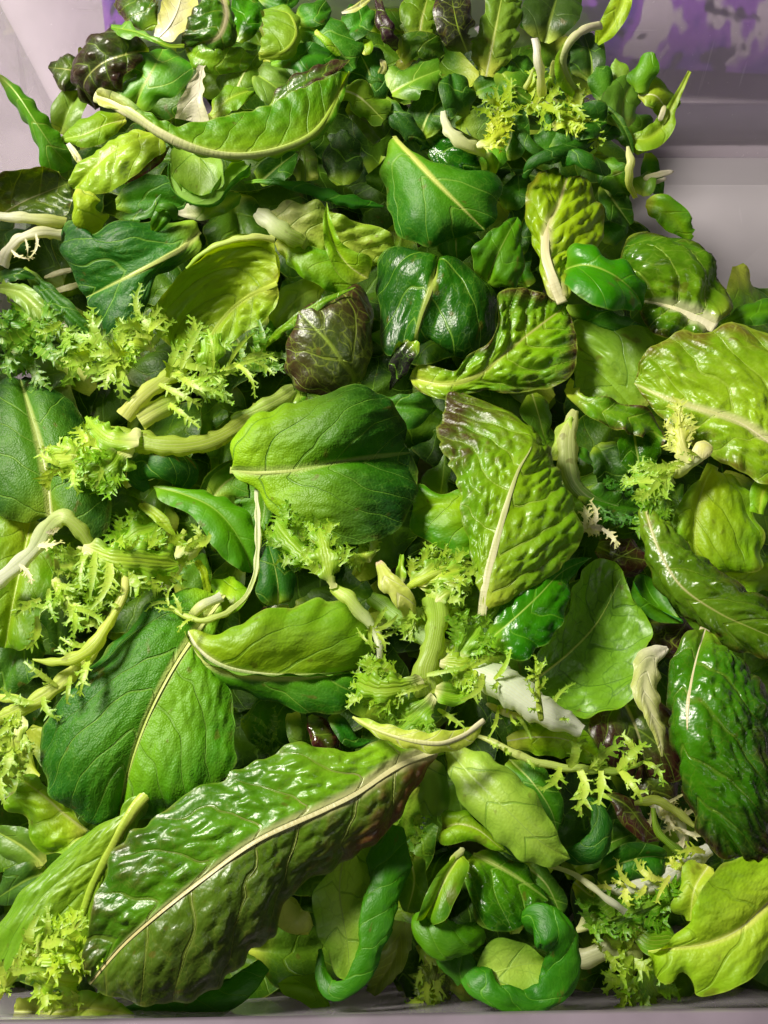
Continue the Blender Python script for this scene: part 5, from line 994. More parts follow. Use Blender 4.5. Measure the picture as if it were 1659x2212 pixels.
p = stalk('endive_sprig', 'pale forked endive stem right of the lime fan', [(352,1275),(370,1240),(395,1205),(425,1175),(445,1165)], [22,26,30,34,16], h=[2.6,2.9,3.0,2.8,2.4], cat='endive', low=(216,212,170), high=(180,200,90), flat=.35)
stalk_part(p, [(385,1205),(390,1165),(400,1145)], [16,14,10], h=[2.9,2.8,2.6], name='branch')
fronds(p, [(370,1240),(395,1205),(440,1165)], [(.5,40,34,9),(.8,-30,34,12),(.9,40,30,9),(.3,-70,22,5)], h=[2.8,2.9,2.4], seed=22)
leaf('lettuce_leaf', 'slim yellow-green leaf standing on edge right of the forked pale stem', 'LM', [(425,1210),(440,1240),(450,1285)], [3,9,9,2], [3,8,8,2], h=[2.4,2.6,2.4], rw=None, Inner=(170,196,50), Outer=(150,186,36))
leaf('lettuce_leaf', 'shaded green leaf with toothed tip beneath the slim yellow-green one', 'LM', [(390,1290),(420,1240),(440,1195)], [10,30,26,4], [10,30,26,4], h=[1.0,1.2,.8], rw=None, Inner=(84,130,40), Outer=(60,110,30))
leaf('lettuce_leaf', 'lime leaf fragment behind the feathery end of the thin stem', 'LM', [(470,1330),(490,1290),(500,1245)], [14,22,26,6], [10,26,34,8], h=[2.0,2.2,1.6], rw=None, bl=1.0, ruf=1.5)
stalk('cut_stem', 'wide pale cut stem end lying over the base of the big dark spinach', [(412,1330),(440,1308),(478,1288)], [18,22,22], h=[3.4,3.6,3.4], cat='stem', low=(206,208,150), high=(222,216,190), flat=.35)
stalk('cut_stem', 'short white stem stub beside dark spinach fold, left of the endive fans', [(580,1335),(600,1322),(625,1315)], [22,26,22], h=[1.0,1.2,1.2], cat='stem', low=(214,206,180), high=(222,216,190))
leaf('red_lettuce_leaf', 'tiny brown leaf edge beside the short white stem stub', 'RB', [(560,1355),(565,1330),(575,1310)], [4,6,6,2], [3,8,8,2], h=[1.4,1.6,1.4], rw=None, RedAmt=1, RedThr=.1)
leaf('red_lettuce_leaf', 'glossy maroon puckered leaf in the dark hollow above the largest romaine', 'RR', [(670,1545),(690,1580),(715,1615),(740,1625)], [5,18,22,16,3], [5,18,20,14,3], h=[1.4,1.8,1.6,1.2], rw=None, RedAmt=1, RedThr=.05, Red=(64,26,26), bl=3, bu=.3, Rough=.18)
leaf('lettuce_leaf', 'olive crinkled stem leaf left of the glossy maroon leaf in the hollow', 'LM', [(630,1540),(640,1590),(665,1630)], [12,16,16,6], [8,14,14,6], h=[1.0,1.2,.8], rw=None, Inner=(110,144,50), Outer=(80,124,36), bl=1.5)
leaf('spinach_leaf', 'small dark leaf right of the glossy maroon leaf in the hollow', 'SP', [(715,1545),(740,1575),(770,1605),(800,1600)], [6,14,16,10,2], [6,14,16,10,2], h=[1.8,1.9,1.7,1.4], rw=None, bu=.2, Inner=(40,110,30))
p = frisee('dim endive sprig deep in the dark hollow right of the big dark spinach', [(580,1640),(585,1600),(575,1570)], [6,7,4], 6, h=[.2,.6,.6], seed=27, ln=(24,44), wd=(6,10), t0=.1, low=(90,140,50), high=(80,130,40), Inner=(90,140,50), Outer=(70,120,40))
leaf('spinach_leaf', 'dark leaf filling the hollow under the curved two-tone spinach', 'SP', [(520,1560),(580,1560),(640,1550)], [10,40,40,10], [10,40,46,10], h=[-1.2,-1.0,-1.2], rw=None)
# ---- left middle: the endive tangle and its neighbours
leaf('spinach_leaf', 'dark spinach folded over at its top with pale midrib, upper left', 'SP',
     [(432,500),(395,535),(350,560),(290,590),(240,615),(186,642)], [(424,545),(380,580),(340,610),(322,660),(300,715),(262,748),(235,735),(212,690)], [(405,478),(345,480),(270,482),(232,496),(202,512),(172,498),(148,474),(131,490),(136,540),(160,595)],
     h=[2.6,2.9,3.0,2.8,2.4,1.8], rw=(12,5), sv=2.4, vs=2.0, dl=-.8, dr=-.3, bu=.08, Inner=(40,106,24), Outer=(18,68,22), und=3.0, bl=1.0, ribh=(160,180,100))
p = leaf('spinach_leaf', 'small green curl perched on top of the folded dark spinach', 'SG', [(330,500),(345,475),(360,450)], [4,12,16,6], [4,14,16,4], h=[3.0,3.4,3.4], rw=None, bu=.3)
roll_part(p, 'SG', [(335,462),(350,448),(370,452),(378,475)], [8,16,18,8], h=[3.4,3.7,3.6,3.2])
leaf('lettuce_leaf', 'cupped lime lettuce with brown rim, its left half in shadow, left of centre top', 'LM',
     [(598,612),(550,634),(505,665),(470,705),(448,745)], [(602,640),(582,685),(545,712),(500,742),(470,760)], [(598,560),(585,520),(545,508),(480,528),(420,575),(365,622),(322,684),(350,735),(400,760)],
     h=[2.0,1.3,.8,.6,.5], rw=(11,10), dr=1.6, dl=.1, bur=-.22, bul=.05, bl=3.2, sv=2.4, vs=1.3, Inner=(158,192,56), Outer=(120,168,40), rib=(190,208,100), ribh=(176,200,90), RedAmt=.5, RedThr=.85, RedQ=.8, RedT=.0, Red=(110,80,40))
stalk('lettuce_stalk', 'pale stem running along the rim of the cupped lime lettuce', [(402,580),(440,545),(490,522),(545,512),(594,516)], [7,12,15,16,16], h=[2.6,3.0,3.2,3.2,2.8], cat='stem', low=(150,186,60), high=(206,212,150))
# endive heap
p = stalk('endive_sprig', 'stout pale endive stem from the centre spinach to a curled lobed end at left', [(560,884),(505,928),(440,957),(370,964),(300,953),(235,938),(195,912)], [26,38,42,42,52,44,16], h=[2.2,2.8,3.2,3.4,3.4,3.2,2.6], cat='endive', low=(170,184,90), high=(160,192,72), flat=.45)
fan(p, 'FR', [(300,955),(240,950),(205,925),(185,900)], [10,20,26,20,4], [12,26,26,16,4], h=[3.6,3.7,3.4,2.8], ser=.08, Inner=(160,192,76), Outer=(120,172,44))
fan(p, 'FR', [(290,962),(230,985),(170,985),(108,985)], [16,34,42,44,12], [16,40,46,40,12], h=[3.4,3.6,3.4,2.8], ser=.5, serp=.9, Inner=(180,200,92), Outer=(140,186,52), k=2.6)
fan(p, 'FR', [(262,968),(240,1000),(190,1025)], [12,30,34,8], [12,28,30,8], h=[3.4,3.7,3.3], ser=.35, serp=.7, Inner=(130,180,50), Outer=(110,172,36), k=2.6)
fan(p, 'FR', [(260,1000),(275,1005),(292,1000)], [6,14,14,6], [6,14,14,6], h=[3.2,3.4,3.1], ser=.05, Inner=(130,180,50))
fronds(p, [(290,962),(210,990),(130,1010)], [(.4,60,50,12),(.6,-60,50,14),(.8,50,44,12),(.95,-40,40,12)], h=[3.2,3.2,2.8], seed=33)
p = stalk('endive_sprig', 'stubby forked endive stem with browned cut end facing down left', [(268,902),(295,868),(335,835),(385,800),(410,770)], [42,38,36,36,14], h=[3.6,3.8,3.6,3.2,2.6], cat='endive', low=(206,204,130), high=(170,196,84), flat=.45)
stalk_part(p, [(300,908),(330,890),(365,872),(400,850)], [46,44,34,10], h=[3.5,3.5,3.2,2.8], name='branch', low=(204,206,130), high=(160,190,72), flat=.4)
fronds(p, [(335,835),(385,800),(430,770)], [(.1,-60,70,14),(.3,50,60,14),(.4,-50,80,16),(.6,40,70,14),(.7,-30,80,16),(.9,10,70,14),(.95,60,60,14),(.5,-90,70,14)], h=[3.4,3.2,2.6], seed=34)
fronds(p, [(340,880),(400,850),(450,830)], [(.2,-60,60,12),(.5,30,70,14),(.7,-40,60,12),(.9,20,60,12)], h=[3.0,2.8,2.4], seed=35)
p = stalk('endive_sprig', 'broad pleated endive lobe with fringed end right of the stubby forked stem', [(440,815),(455,770),(455,735)], [20,30,20], h=[2.6,3.0,3.0], cat='endive', low=(190,204,110), high=(140,184,60))
fan(p, 'FR', [(445,810),(455,765),(458,722)], [12,26,30,20], [12,26,30,20], h=[2.8,3.2,3.0], ser=.1, ends=False, Inner=(140,184,60), Outer=(112,170,40), k=3)
fronds(p, [(450,820),(490,790),(545,770)], [(.1,40,70,8),(.3,-20,80,9),(.5,40,60,8),(.6,-40,60,9),(.8,20,50,9),(.9,-30,46,9)], h=[2.8,3.0,2.8], seed=36)
p = frisee('frilly endive crown spreading left of the stubby forked stem', [(310,760),(270,770),(225,770),(190,760)], [20,24,20,8], 12, h=[3.0,3.4,3.4,2.8], seed=37, ln=(40,70), wd=(14,22), t0=.05)
fan(p, 'FR', [(330,750),(290,735),(250,745)], [10,30,30,8], [10,24,24,8], h=[3.0,3.5,3.2], ser=.3, Inner=(160,192,70))
p = frisee('frilly endive tips pointing up in front of the folded dark spinach', [(330,760),(320,730),(310,690)], [14,16,8], 8, h=[2.8,3.2,3.2], seed=38, ln=(34,60), wd=(10,17), t0=.1, Outer=(106,162,40))
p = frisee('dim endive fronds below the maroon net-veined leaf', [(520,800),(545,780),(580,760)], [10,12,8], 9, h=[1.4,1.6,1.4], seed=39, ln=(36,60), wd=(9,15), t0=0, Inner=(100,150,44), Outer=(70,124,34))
stalk('endive_stalk', 'flat pale endive stalk right of the forked stem, tucked under the maroon leaf', [(500,910),(560,885),(605,862),(636,842)], [22,30,30,26], h=[2.4,2.5,2.4,2.0], cat='endive stalk', low=(150,178,70), high=(190,204,120), flat=.35)
leaf('lettuce_leaf', 'brown-edged lime scrap under the maroon leaf, above the centre spinach', 'RG', [(615,880),(635,860),(660,845)], [6,16,20,6], [4,14,14,4], h=[1.8,2.0,1.8], rw=None, Inner=(150,180,80))
p = frisee('dark frilly endive clump at the left edge below the white stalks', [(40,640),(60,690),(70,730),(60,770)], [12,20,20,10], 12, h=[1.6,2.2,2.4,2.0], seed=51, ln=(40,64), wd=(14,24), t0=.1, Inner=(110,160,50), Outer=(52,116,28), high=(110,160,60), low=(130,170,70))
fan(p, 'FR', [(80,700),(50,715),(10,735)], [10,30,34,10], [10,34,34,10], h=[2.2,2.6,2.2], ser=.3, Inner=(90,150,40), Outer=(52,120,28))
p = leaf('mizuna_leaf', 'pale grey-green ribbed leaf running down right from the left edge', 'AR', [(-5,622),(40,630),(80,665),(110,705),(135,740)], [6,12,18,18,14,4], [6,14,18,18,14,4], h=[1.8,2.2,2.4,2.2,1.8], rw=(6,3), Inner=(150,180,96), Outer=(110,154,60), bl=1.4, NetAmt=.4)
stalk('endive_stalk', 'short thick pale endive stalk with curled tips right of the frilly left clump', [(118,775),(150,792),(188,812)], [28,32,24], h=[2.4,2.8,2.6], low=(150,180,80), high=(206,212,140), flat=.6)
p = frisee('small pale endive rosette between the left clump and the frilly crown', [(130,690),(150,740),(170,780)], [14,22,12], 8, h=[2.2,2.4,2.0], seed=53, ln=(30,54), wd=(9,15), t0=0, Inner=(150,184,80), Outer=(96,150,40))
leaf('spinach_leaf', 'dark green strap-like leaf slanting under the white stalks at left', 'SP', [(50,580),(100,630),(160,690),(215,735)], [6,14,18,14,3], [6,14,18,14,3], h=[1.4,1.6,1.6,1.2], rw=None, bu=.2, Inner=(44,100,30))
leaf('lettuce_leaf', 'dark leaf with ragged lower margin at the left edge above the ribbed leaf', 'AR', [(-10,600),(40,590),(75,600)], [6,14,12,3], [6,20,16,4], h=[1.6,2.0,1.8], rw=None, ser=.25, Inner=(50,108,30), Outer=(34,90,24))
p = stalk('endive_stalk', 'cream endive stalk arching like a hook at the left edge', [(5,575),(20,540),(45,515),(85,503),(132,506)], [26,24,22,24,26], h=[2.2,2.7,3.0,3.0,2.6], low=(226,216,184), high=(216,212,170))
fronds(p, [(20,545),(45,515),(85,503)], [(.1,-110,36,5),(.6,-90,30,4),(.9,-80,36,5)], h=[2.6,2.9,2.9], seed=55, sp='WH')
stalk('endive_stalk', 'long cream stalk entering from the left edge above the hooked one', [(-15,468),(50,470),(100,476),(142,482)], [20,24,28,26], h=[3.0,3.0,2.8,2.4], low=(222,216,180), high=(206,210,140))
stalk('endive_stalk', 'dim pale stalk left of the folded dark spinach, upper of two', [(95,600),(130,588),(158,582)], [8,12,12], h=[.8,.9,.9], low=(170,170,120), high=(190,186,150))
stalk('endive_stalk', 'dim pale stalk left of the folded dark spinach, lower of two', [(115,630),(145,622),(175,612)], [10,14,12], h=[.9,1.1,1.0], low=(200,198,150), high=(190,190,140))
leaf('lettuce_leaf', 'yellowish lettuce stub standing between the red-marked leaf and folded spinach', 'LM', [(185,412),(182,440),(192,475),(212,508)], [16,26,26,30,10], [16,28,26,20,8], h=[3.2,3.4,3.0,2.4], rw=None, bu=.2, ruf=1.6, Inner=(156,184,50), Outer=(150,182,44), bl=.8)
leaf('spinach_leaf', 'dark leaf in shade under the long cream stalk at the left edge', 'SP', [(15,545),(40,520),(70,500)], [6,22,22,4], [6,22,22,4], h=[.4,.6,.4], rw=None)
leaf('arugula_leaf', 'jagged green leaf lying on top of the folded dark spinach', 'AR', [(250,465),(285,470),(320,460),(348,420)], [6,12,14,8,1], [6,12,14,8,1], h=[1.6,2.0,2.2,2.4], rw=None, ser=.5, serp=.8)
# ---- top left
leaf('arugula_leaf', 'long folded green leaf leaning against the bin wall at the far left', 'AR', [(-5,158),(38,205),(78,265),(120,325),(162,366)], [(20,172),(66,218),(108,268),(145,322)], [(0,180),(30,222),(66,272),(82,325),(95,370),(130,372)], h=[2.4,3.0,2.8,2.2,1.2], rw=(4,1), bu=.06, dr=-.6, Inner=(84,150,30), Outer=(66,136,26))
leaf('romaine_leaf', 'dark maroon glossy romaine hump against the bin wall, upper left', 'RR', [(322,112),(270,118),(215,140),(180,185),(206,238)], [(300,140),(270,165),(262,195),(240,205)], [(318,95),(280,72),(232,66),(185,92),(158,140),(165,195)], h=[2.4,3.6,3.4,2.6,1.4], rw=(4,1), bu=.22, bl=2.4, RedThr=.15, RedAmt=.95, Inner=(54,84,28), Outer=(44,60,26), k=.3)
leaf('romaine_leaf', 'bronze-red leaf tip behind the maroon hump, touching the bin wall', 'RR', [(185,160),(150,150),(104,145)], [8,34,38,24,2], [8,26,24,16,2], h=[1.2,1.8,1.2], rw=(3,1), bl=1.6, RedThr=.25, RedAmt=.8, Inner=(84,110,36))
leaf('arugula_leaf', 'lobed bright green arugula leaf with pale midrib, upper left', 'AR', [(287,234),(306,192),(332,145),(352,106)], [(262,225),(255,200),(266,175),(296,163),(276,152),(288,122),(322,105)], [(325,236),(345,214),(385,205),(418,160),(400,125),(372,108)], h=[2.6,3.2,3.4,2.8], rw=(6,1.5), bu=.1, Inner=(84,148,34), Outer=(52,122,24))
leaf('lettuce_leaf', 'white cut lettuce base with lime blade standing above the long arched leaf', 'WH', [(440,126),(432,170),(422,215),(412,262)], [6,9,16,30,42], [6,14,26,34,38], h=[3.4,3.9,4.0,3.6], rw=None, bu=-.12, ends=False, ser=.06, serp=.5, Inner=(222,216,196), Outer=(214,212,176), Base=(226,216,200))
leaf('lettuce_leaf', 'long lime romaine leaf with cream stem arched across the upper left', 'LM',
     [(206,208),(245,222),(290,252),(350,292),(430,326),(515,338),(600,325),(680,285),(755,155)], [(212,192),(262,202),(312,240),(372,268),(432,262),(500,246),(560,232),(650,196),(735,158)], [(215,226),(260,240),(310,275),(370,315),(440,342),(520,350),(610,338),(700,290),(740,215)],
     h=[4.6,5.0,5.2,5.2,5.0,4.8,4.6,4.4,4.0], rw=(30,6), bul=.08, bur=.1, bl=1.0, Inner=(136,176,40), Outer=(78,138,30), BaseT=.3, Base=(214,216,150), rib=(222,218,170), ribh=(150,184,50), rk=dict(flat=.4, pw=.7))
leaf('lettuce_leaf', 'dull green leaf underside beside the folded far-left leaf', 'SB', [(128,288),(145,245),(172,195)], [10,22,30,26,4], [10,20,26,24,4], h=[.8,1.2,1.2], rw=(3,1), Inner=(128,164,72), Outer=(110,150,60))
leaf('lettuce_leaf', 'smooth lime leaf lying under the cream stem of the arched romaine', 'LM', [(272,258),(230,268),(180,290),(133,300)], [6,22,28,20,4], [6,20,26,22,4], h=[2.0,2.4,2.4,2.0], rw=(2,1), bl=.5, bu=.18, Inner=(130,172,44), Outer=(104,154,36))
leaf('lettuce_leaf', 'small white stem tip between the folded far-left leaf and red-marked leaf', 'WH', [(146,310),(160,330),(176,356)], [5,7,8,3], [4,6,7,3], h=[2.2,2.3,2.2], rw=None)
p = leaf('lettuce_leaf', 'lime leaf with dark red marks between its veins, upper left', 'RG', [(332,286),(280,306),(240,328),(205,360),(158,408)], [(362,318),(325,350),(290,382),(262,400),(235,416),(195,420)], [(290,282),(255,296),(212,322),(172,356),(148,394)], h=[3.0,3.2,3.2,3.0,2.4], rw=(7,3), bl=2.2, vs=.9, Inner=(150,184,60), Outer=(124,166,50), RedThr=.42, RedT=-.3, RedQ=.5, Red=(60,34,30), rib=(150,186,56), ribh=(150,186,60))
add_blade(p, 'RB', (0, 0), o3(ZZ([(366,316),(330,352),(270,398)], [2.9,2.8,2.6])), o3([2,12,8,1]), o3([2,6,4,1]), name='folded_margin', RedAmt=1.0, RedThr=.0, Red=(84,26,26), NetAmt=.3)
p = leaf('spinach_leaf', 'pale cupped leaf underside with green rolled rim below the arched romaine', 'SB', [(425,300),(430,340),(432,385),(430,428)], [(470,330),(488,362),(484,400),(460,420)], [(372,320),(366,360),(378,400),(400,425)], h=[2.4,2.8,2.8,2.6], rw=(3,1), bu=-.12, Inner=(146,182,80), Outer=(130,172,66))
roll_part(p, 'SG', [(368,350),(372,385),(392,415),(425,432),(460,428),(478,405),(505,372),(535,352)], [8,14,20,22,26,34,46,20], h=[2.8,2.9,3.0,3.0,3.0,3.0,2.9,2.4], seam=60)
leaf('romaine_leaf', 'dark cupped leaf with brown rim at the left edge below the folded leaf', 'RG', [(-10,470),(50,435),(110,410),(152,395)], [(-5,385),(30,368),(80,366),(130,378)], [(30,480),(90,478),(140,468),(158,430)], h=[1.4,1.2,1.4,2.0], rw=(3,1), bul=-.15, dl=1.2, bl=2.4, Inner=(96,130,50), Outer=(50,80,28), RedThr=.6, RedQ=.8, RedT=0, Red=(90,60,46))
leaf('lettuce_leaf', 'white-based leaf curving right under the cupped pale underside', 'SL', [(382,460),(430,462),(475,445),(520,420)], [4,16,22,22,4], [3,10,14,16,4], h=[1.6,1.9,2.0,1.6], rw=None, Base=(222,218,190), BaseT=.5, Inner=(150,184,60))
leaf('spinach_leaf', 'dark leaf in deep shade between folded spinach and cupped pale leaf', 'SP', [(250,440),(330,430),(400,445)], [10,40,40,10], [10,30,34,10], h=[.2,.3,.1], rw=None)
leaf('arugula_leaf', 'thin arched stem ending in a small leaf, top left in front of dark leaves', 'AR', [(398,100),(360,98),(330,85),(290,68),(240,58)], [3,4,5,16,3], [3,4,4,10,3], h=[4.2,4.6,4.6,4.2,3.6], rw=(8,3), Inner=(96,150,44), Outer=(84,140,40), rib=(150,180,60), ribh=(130,170,50))
leaf('lettuce_leaf', 'white lettuce base with yellow tip at the top edge, left of centre', 'WH', [(338,82),(360,60),(378,30),(392,-12)], [8,18,26,28,26], [8,22,30,32,28], h=[3.6,3.8,3.6,3.0], rw=(6,3), ends=False, bu=-.1, Outer=(206,206,110), Inner=(222,216,180))
leaf('romaine_leaf', 'dark green and maroon leaf along the top edge beside the purple packet', 'RR', [(335,60),(300,30),(262,-10)], [8,22,26,20], [10,34,40,40], h=[1.8,2.0,1.6], rw=None, RedThr=.3, bl=1.6, Inner=(60,106,30))
leaf('romaine_leaf', 'shiny dark romaine arching down from the top edge, left of centre', 'RR', [(478,-15),(488,40),(470,80),(425,95),(398,100)], [(500,10),(512,60),(505,100),(470,110),(425,108)], [(440,-10),(410,25),(394,62),(392,90)], h=[3.6,4.2,4.2,3.6,2.8], rw=(12,2), bl=2.6, vs=1.0, RedThr=.5, Inner=(60,112,28), Outer=(40,84,24), bu=.14, rib=(196,186,150), ribh=(130,130,70))
leaf('romaine_leaf', 'green leaf with red dark rim just below the shiny top romaine', 'RG', [(400,98),(430,125),(480,135),(552,122)], [(430,95),(470,90),(510,100)], [(405,125),(430,155),(480,160),(530,150)], h=[3.2,3.6,3.6,3.0], rw=None, bl=2.0, RedThr=.45, RedT=-.2, RedQ=.7, Red=(60,34,28), Inner=(110,156,36), Outer=(80,130,30))
leaf('spinach_leaf', 'dark crinkled leaf along the top edge right of the shiny romaine', 'SP', [(510,90),(525,40),(540,-10)], [10,24,26,20], [10,30,34,30], h=[2.4,2.6,2.2], rw=None, bl=2.6, Rough=.24)
leaf('lettuce_leaf', 'folded lime leaf in shade right of the white cut base', 'LM', [(455,250),(490,215),(540,195),(560,190)], [6,16,20,10,2], [6,18,22,14,2], h=[3.0,3.2,3.0,2.6], rw=(10,4), Inner=(120,160,50), rib=(150,180,70), ribh=(140,174,60))
leaf('lettuce_leaf', 'olive leaf under the shaded folded lime leaf, upper left of centre', 'SB', [(430,190),(480,180),(530,175)], [8,24,22,6], [8,24,22,6], h=[2.2,2.4,2.0], rw=None, Inner=(110,146,60))
# ---- top centre
leaf('lettuce_leaf', 'curled lime leaf with its rib on the outer bend, top centre left', 'LM', [(560,128),(615,110),(640,75),(625,30),(575,20)], [(562,100),(568,70),(570,45)], [(600,130),(640,118),(652,75),(640,28),(600,12)], h=[4.0,4.4,4.4,4.2,3.6], rw=(8,4), Inner=(140,176,60), Outer=(112,156,46), rib=(150,182,60), bl=.9)
leaf('lettuce_leaf', 'pale leaf underside below the curled lime leaf, top centre left', 'SB', [(545,155),(585,180),(645,225)], [8,30,34,10], [8,30,34,14], h=[2.8,3.2,2.8], rw=(4,2), Inner=(120,154,72), Outer=(104,140,60), bl=1.0)
leaf('spinach_leaf', 'smooth green leaf stretching right below the curled lime leaf', 'SG', [(585,135),(640,115),(690,118),(745,132)], [6,16,20,16,2], [6,26,36,30,3], h=[3.4,3.8,3.8,3.4], rw=None, bu=.16, Inner=(56,124,30), Outer=(36,100,26))
leaf('romaine_leaf', 'dark red rimmed leaf edge behind the arched romaine tip', 'RR', [(580,235),(630,190),(690,160),(755,130)], [3,12,16,14,3], [3,10,12,10,2], h=[3.6,4.0,4.2,4.0], rw=None, RedThr=.2, Inner=(60,96,30), bl=1.5)
for lab, M, l, r, hh, kk in (
    ('small glossy green leaf at the top edge between curled lime leaf and yellow-green strip', [(640,45),(680,30),(715,20)], [8,18,20,4], [8,20,22,6], [3.4,3.8,3.4], dict(Inner=(50,122,30))),
    ('dark green scrap along the top edge left of the yellow strip', [(560,-5),(610,10),(650,-10)], [6,14,14,4], [6,16,14,4], [3.0,3.2,2.8], {}),
    ('crinkled green leaf left of the purple stem, top centre', [(720,70),(760,60),(800,20)], [8,24,26,8], [8,22,26,8], [3.0,3.4,3.2], dict(Inner=(54,122,32), bl=2.0)),
    ('shaded green leaf below the crinkled one, top centre', [(715,110),(760,95),(790,80)], [8,18,20,6], [8,20,20,6], [2.8,3.0,2.8], dict(Inner=(60,128,36), bl=1.4)),
    ('dark leaf left of the brown puckered leaf, top centre', [(770,150),(790,180),(812,215)], [8,22,24,8], [8,24,24,8], [2.6,2.8,2.4], dict(und=3)),
    ('dark smooth spinach fold left of the white hooked stalk, top centre', [(1010,250),(985,205),(975,160)], [10,28,26,8], [10,30,26,8], [2.4,3.0,2.8], dict(bu=.3, und=3, Inner=(40,98,26))),
    ('broad dull green leaf above the lime endive, upper right of centre', [(1020,200),(1070,180),(1130,170)], [8,26,26,6], [8,30,30,8], [2.4,2.8,2.6], dict(Inner=(60,116,34), Outer=(44,100,30))),
    ('dark glossy puckered leaf behind the top cream-ribbed spinach', [(910,300),(960,330),(1010,350),(1050,375)], [10,26,26,16,3], [8,22,24,14,3], [1.8,2.2,2.2,1.8], dict(bl=3.2, Rough=.2, Inner=(36,92,26), Outer=(20,70,24))),
    ('green leaf right of the white hooked stalk with lime stem', [(1045,370),(1060,340),(1085,290)], [6,18,20,4], [6,24,26,6], [2.2,2.6,2.4], dict(Inner=(84,146,36), Outer=(40,110,28))),
    ('dark leaf under the bronze-flushed yellow-green leaf, right of top spinach', [(1090,450),(1110,420),(1140,380)], [8,24,20,4], [8,24,22,4], [1.2,1.6,1.4], {}),
    ('small dark leaf between puffy curl and bronze-flushed leaf', [(1140,620),(1125,580),(1130,540)], [6,18,16,4], [6,16,16,4], [.6,.8,.6], {}),
    ('shaded leaf right of the top packet of dark leaves, above endive stalks', [(1115,210),(1120,165),(1125,120)], [8,30,28,8], [8,34,30,8], [2.2,2.6,2.4], dict(Inner=(60,110,34), bl=1.6)),
    ): leaf('spinach_leaf', lab, 'SP', M, l, r, h=hh, rw=None, **kk)
leaf('lettuce_leaf', 'pale cut slip at the top edge, left of the purple stem', 'WH', [(738,28),(765,18),(800,-5)], [2,6,8,4], [2,7,8,4], h=[4.2,4.4,4.2], rw=None, Inner=(206,206,140))
leaf('lettuce_leaf', 'yellow-green strip slanting at top centre', 'LM', [(682,65),(705,90),(735,120)], [3,7,8,2], [3,8,8,2], h=[4.0,4.1,3.8], rw=None, Inner=(150,184,50))
leaf('lettuce_leaf', 'small pale toothed scrap in shade, left of the brown puckered leaf', 'WH', [(822,128),(828,145),(818,163)], [3,9,10,4], [3,6,8,3], h=[3.0,3.1,2.9], rw=None, ser=.3, serp=.5, Inner=(214,210,150))
leaf('lettuce_leaf', 'little lime leaf tip at top centre under the strip', 'LM', [(785,118),(795,100),(785,85)], [4,10,8,2], [4,12,10,2], h=[3.4,3.5,3.3], rw=None, Inner=(150,180,60))
leaf('red_lettuce_leaf', 'dark purple folded leaf edge running down from the top edge', 'RR', [(815,-10),(826,40),(840,80),(858,108)], [4,10,16,14,4], [4,10,14,12,4], h=[4.0,4.2,4.0,3.4], rw=None, RedAmt=1, RedThr=-.2, Red=(50,28,36), bu=.3, Inner=(60,60,40))
leaf('romaine_leaf', 'soft lime puckered leaf at the top edge right of the purple stem', 'LM', [(905,92),(910,50),(925,-10)], [10,40,46,46], [10,34,36,30], h=[3.0,3.2,3.0], rw=(6,2), bl=2.6, Inner=(110,150,44), Outer=(84,130,34))
leaf('spinach_leaf', 'dark leaf below the soft puckered one with lime edge', 'RG', [(860,120),(900,100),(960,118)], [6,26,24,4], [6,18,18,6], h=[3.2,3.4,3.0], rw=None, Inner=(70,110,34), Outer=(54,96,28), RedAmt=.4)
leaf('red_lettuce_leaf', 'round blackish leaf at the top edge, right of centre', 'RB', [(1010,112),(990,60),(975,-10)], [10,44,46,36], [10,20,34,34], h=[3.6,4.2,4.0], rw=(3,2), Inner=(38,46,26), Outer=(34,30,24), NetAmt=.35, VeinAmt=.5)
leaf('romaine_leaf', 'pale olive puckered leaf right of the round blackish leaf, top edge', 'LM', [(1050,165),(1065,90),(1085,-10)], [12,44,34,30], [12,46,50,46], h=[3.0,3.2,3.2], rw=(6,3), bl=3, ruf=1.5, Inner=(116,152,60), Outer=(92,134,48))
leaf('spinach_leaf', 'tall dark leaf with pale midrib rising to the top edge, right of centre', 'SB', [(1176,92),(1188,45),(1206,-15)], [14,60,66,60], [10,44,60,50], h=[2.4,2.8,2.4], rw=(7,4), Inner=(54,82,30), Outer=(42,72,26), Vein=(74,104,44), NetAmt=.15, rib=(120,140,70), ribh=(100,126,56))
leaf('spinach_leaf', 'dark smooth leaf behind the curved cream stalk, upper right', 'SB', [(1278,175),(1278,130),(1262,75)], [10,36,34,8], [8,22,26,14], h=[2.0,2.2,1.8], rw=(3,1), Inner=(46,80,28), Outer=(38,70,26), NetAmt=.1)
leaf('romaine_leaf', 'brown and lime puckered leaf deep at top centre', 'RG', [(840,160),(880,155),(925,170),(958,192)], [6,18,22,22,4], [6,14,20,20,4], h=[2.2,2.6,2.6,2.2], rw=None, bl=2.8, RedThr=.25, RedT=.3, Red=(90,44,36), Inner=(150,160,80), Outer=(110,120,50))
leaf('lettuce_leaf', 'olive leaf with brown edge below the brown puckered leaf', 'RG', [(890,240),(915,220),(955,232)], [6,18,16,4], [6,18,16,4], h=[1.8,2.2,1.8], rw=None, Inner=(90,120,36), Outer=(70,104,30), RedAmt=.5)
leaf('lettuce_leaf', 'olive crumpled leaf above it in shade', 'LM', [(850,215),(875,200),(905,205)], [6,14,14,4], [6,14,14,4], h=[1.8,2.0,1.8], rw=None, bl=2, Inner=(96,130,40))
leaf('spinach_leaf', 'long dark spinach curled to a tube above the top cream-ribbed spinach', 'SP', [(825,205),(850,245),(890,285),(930,320)], [8,18,20,12,2], [8,18,18,10,2], h=[2.4,2.8,2.6,2.0], rw=None, bu=.45, Inner=(40,90,34), Outer=(26,66,28))
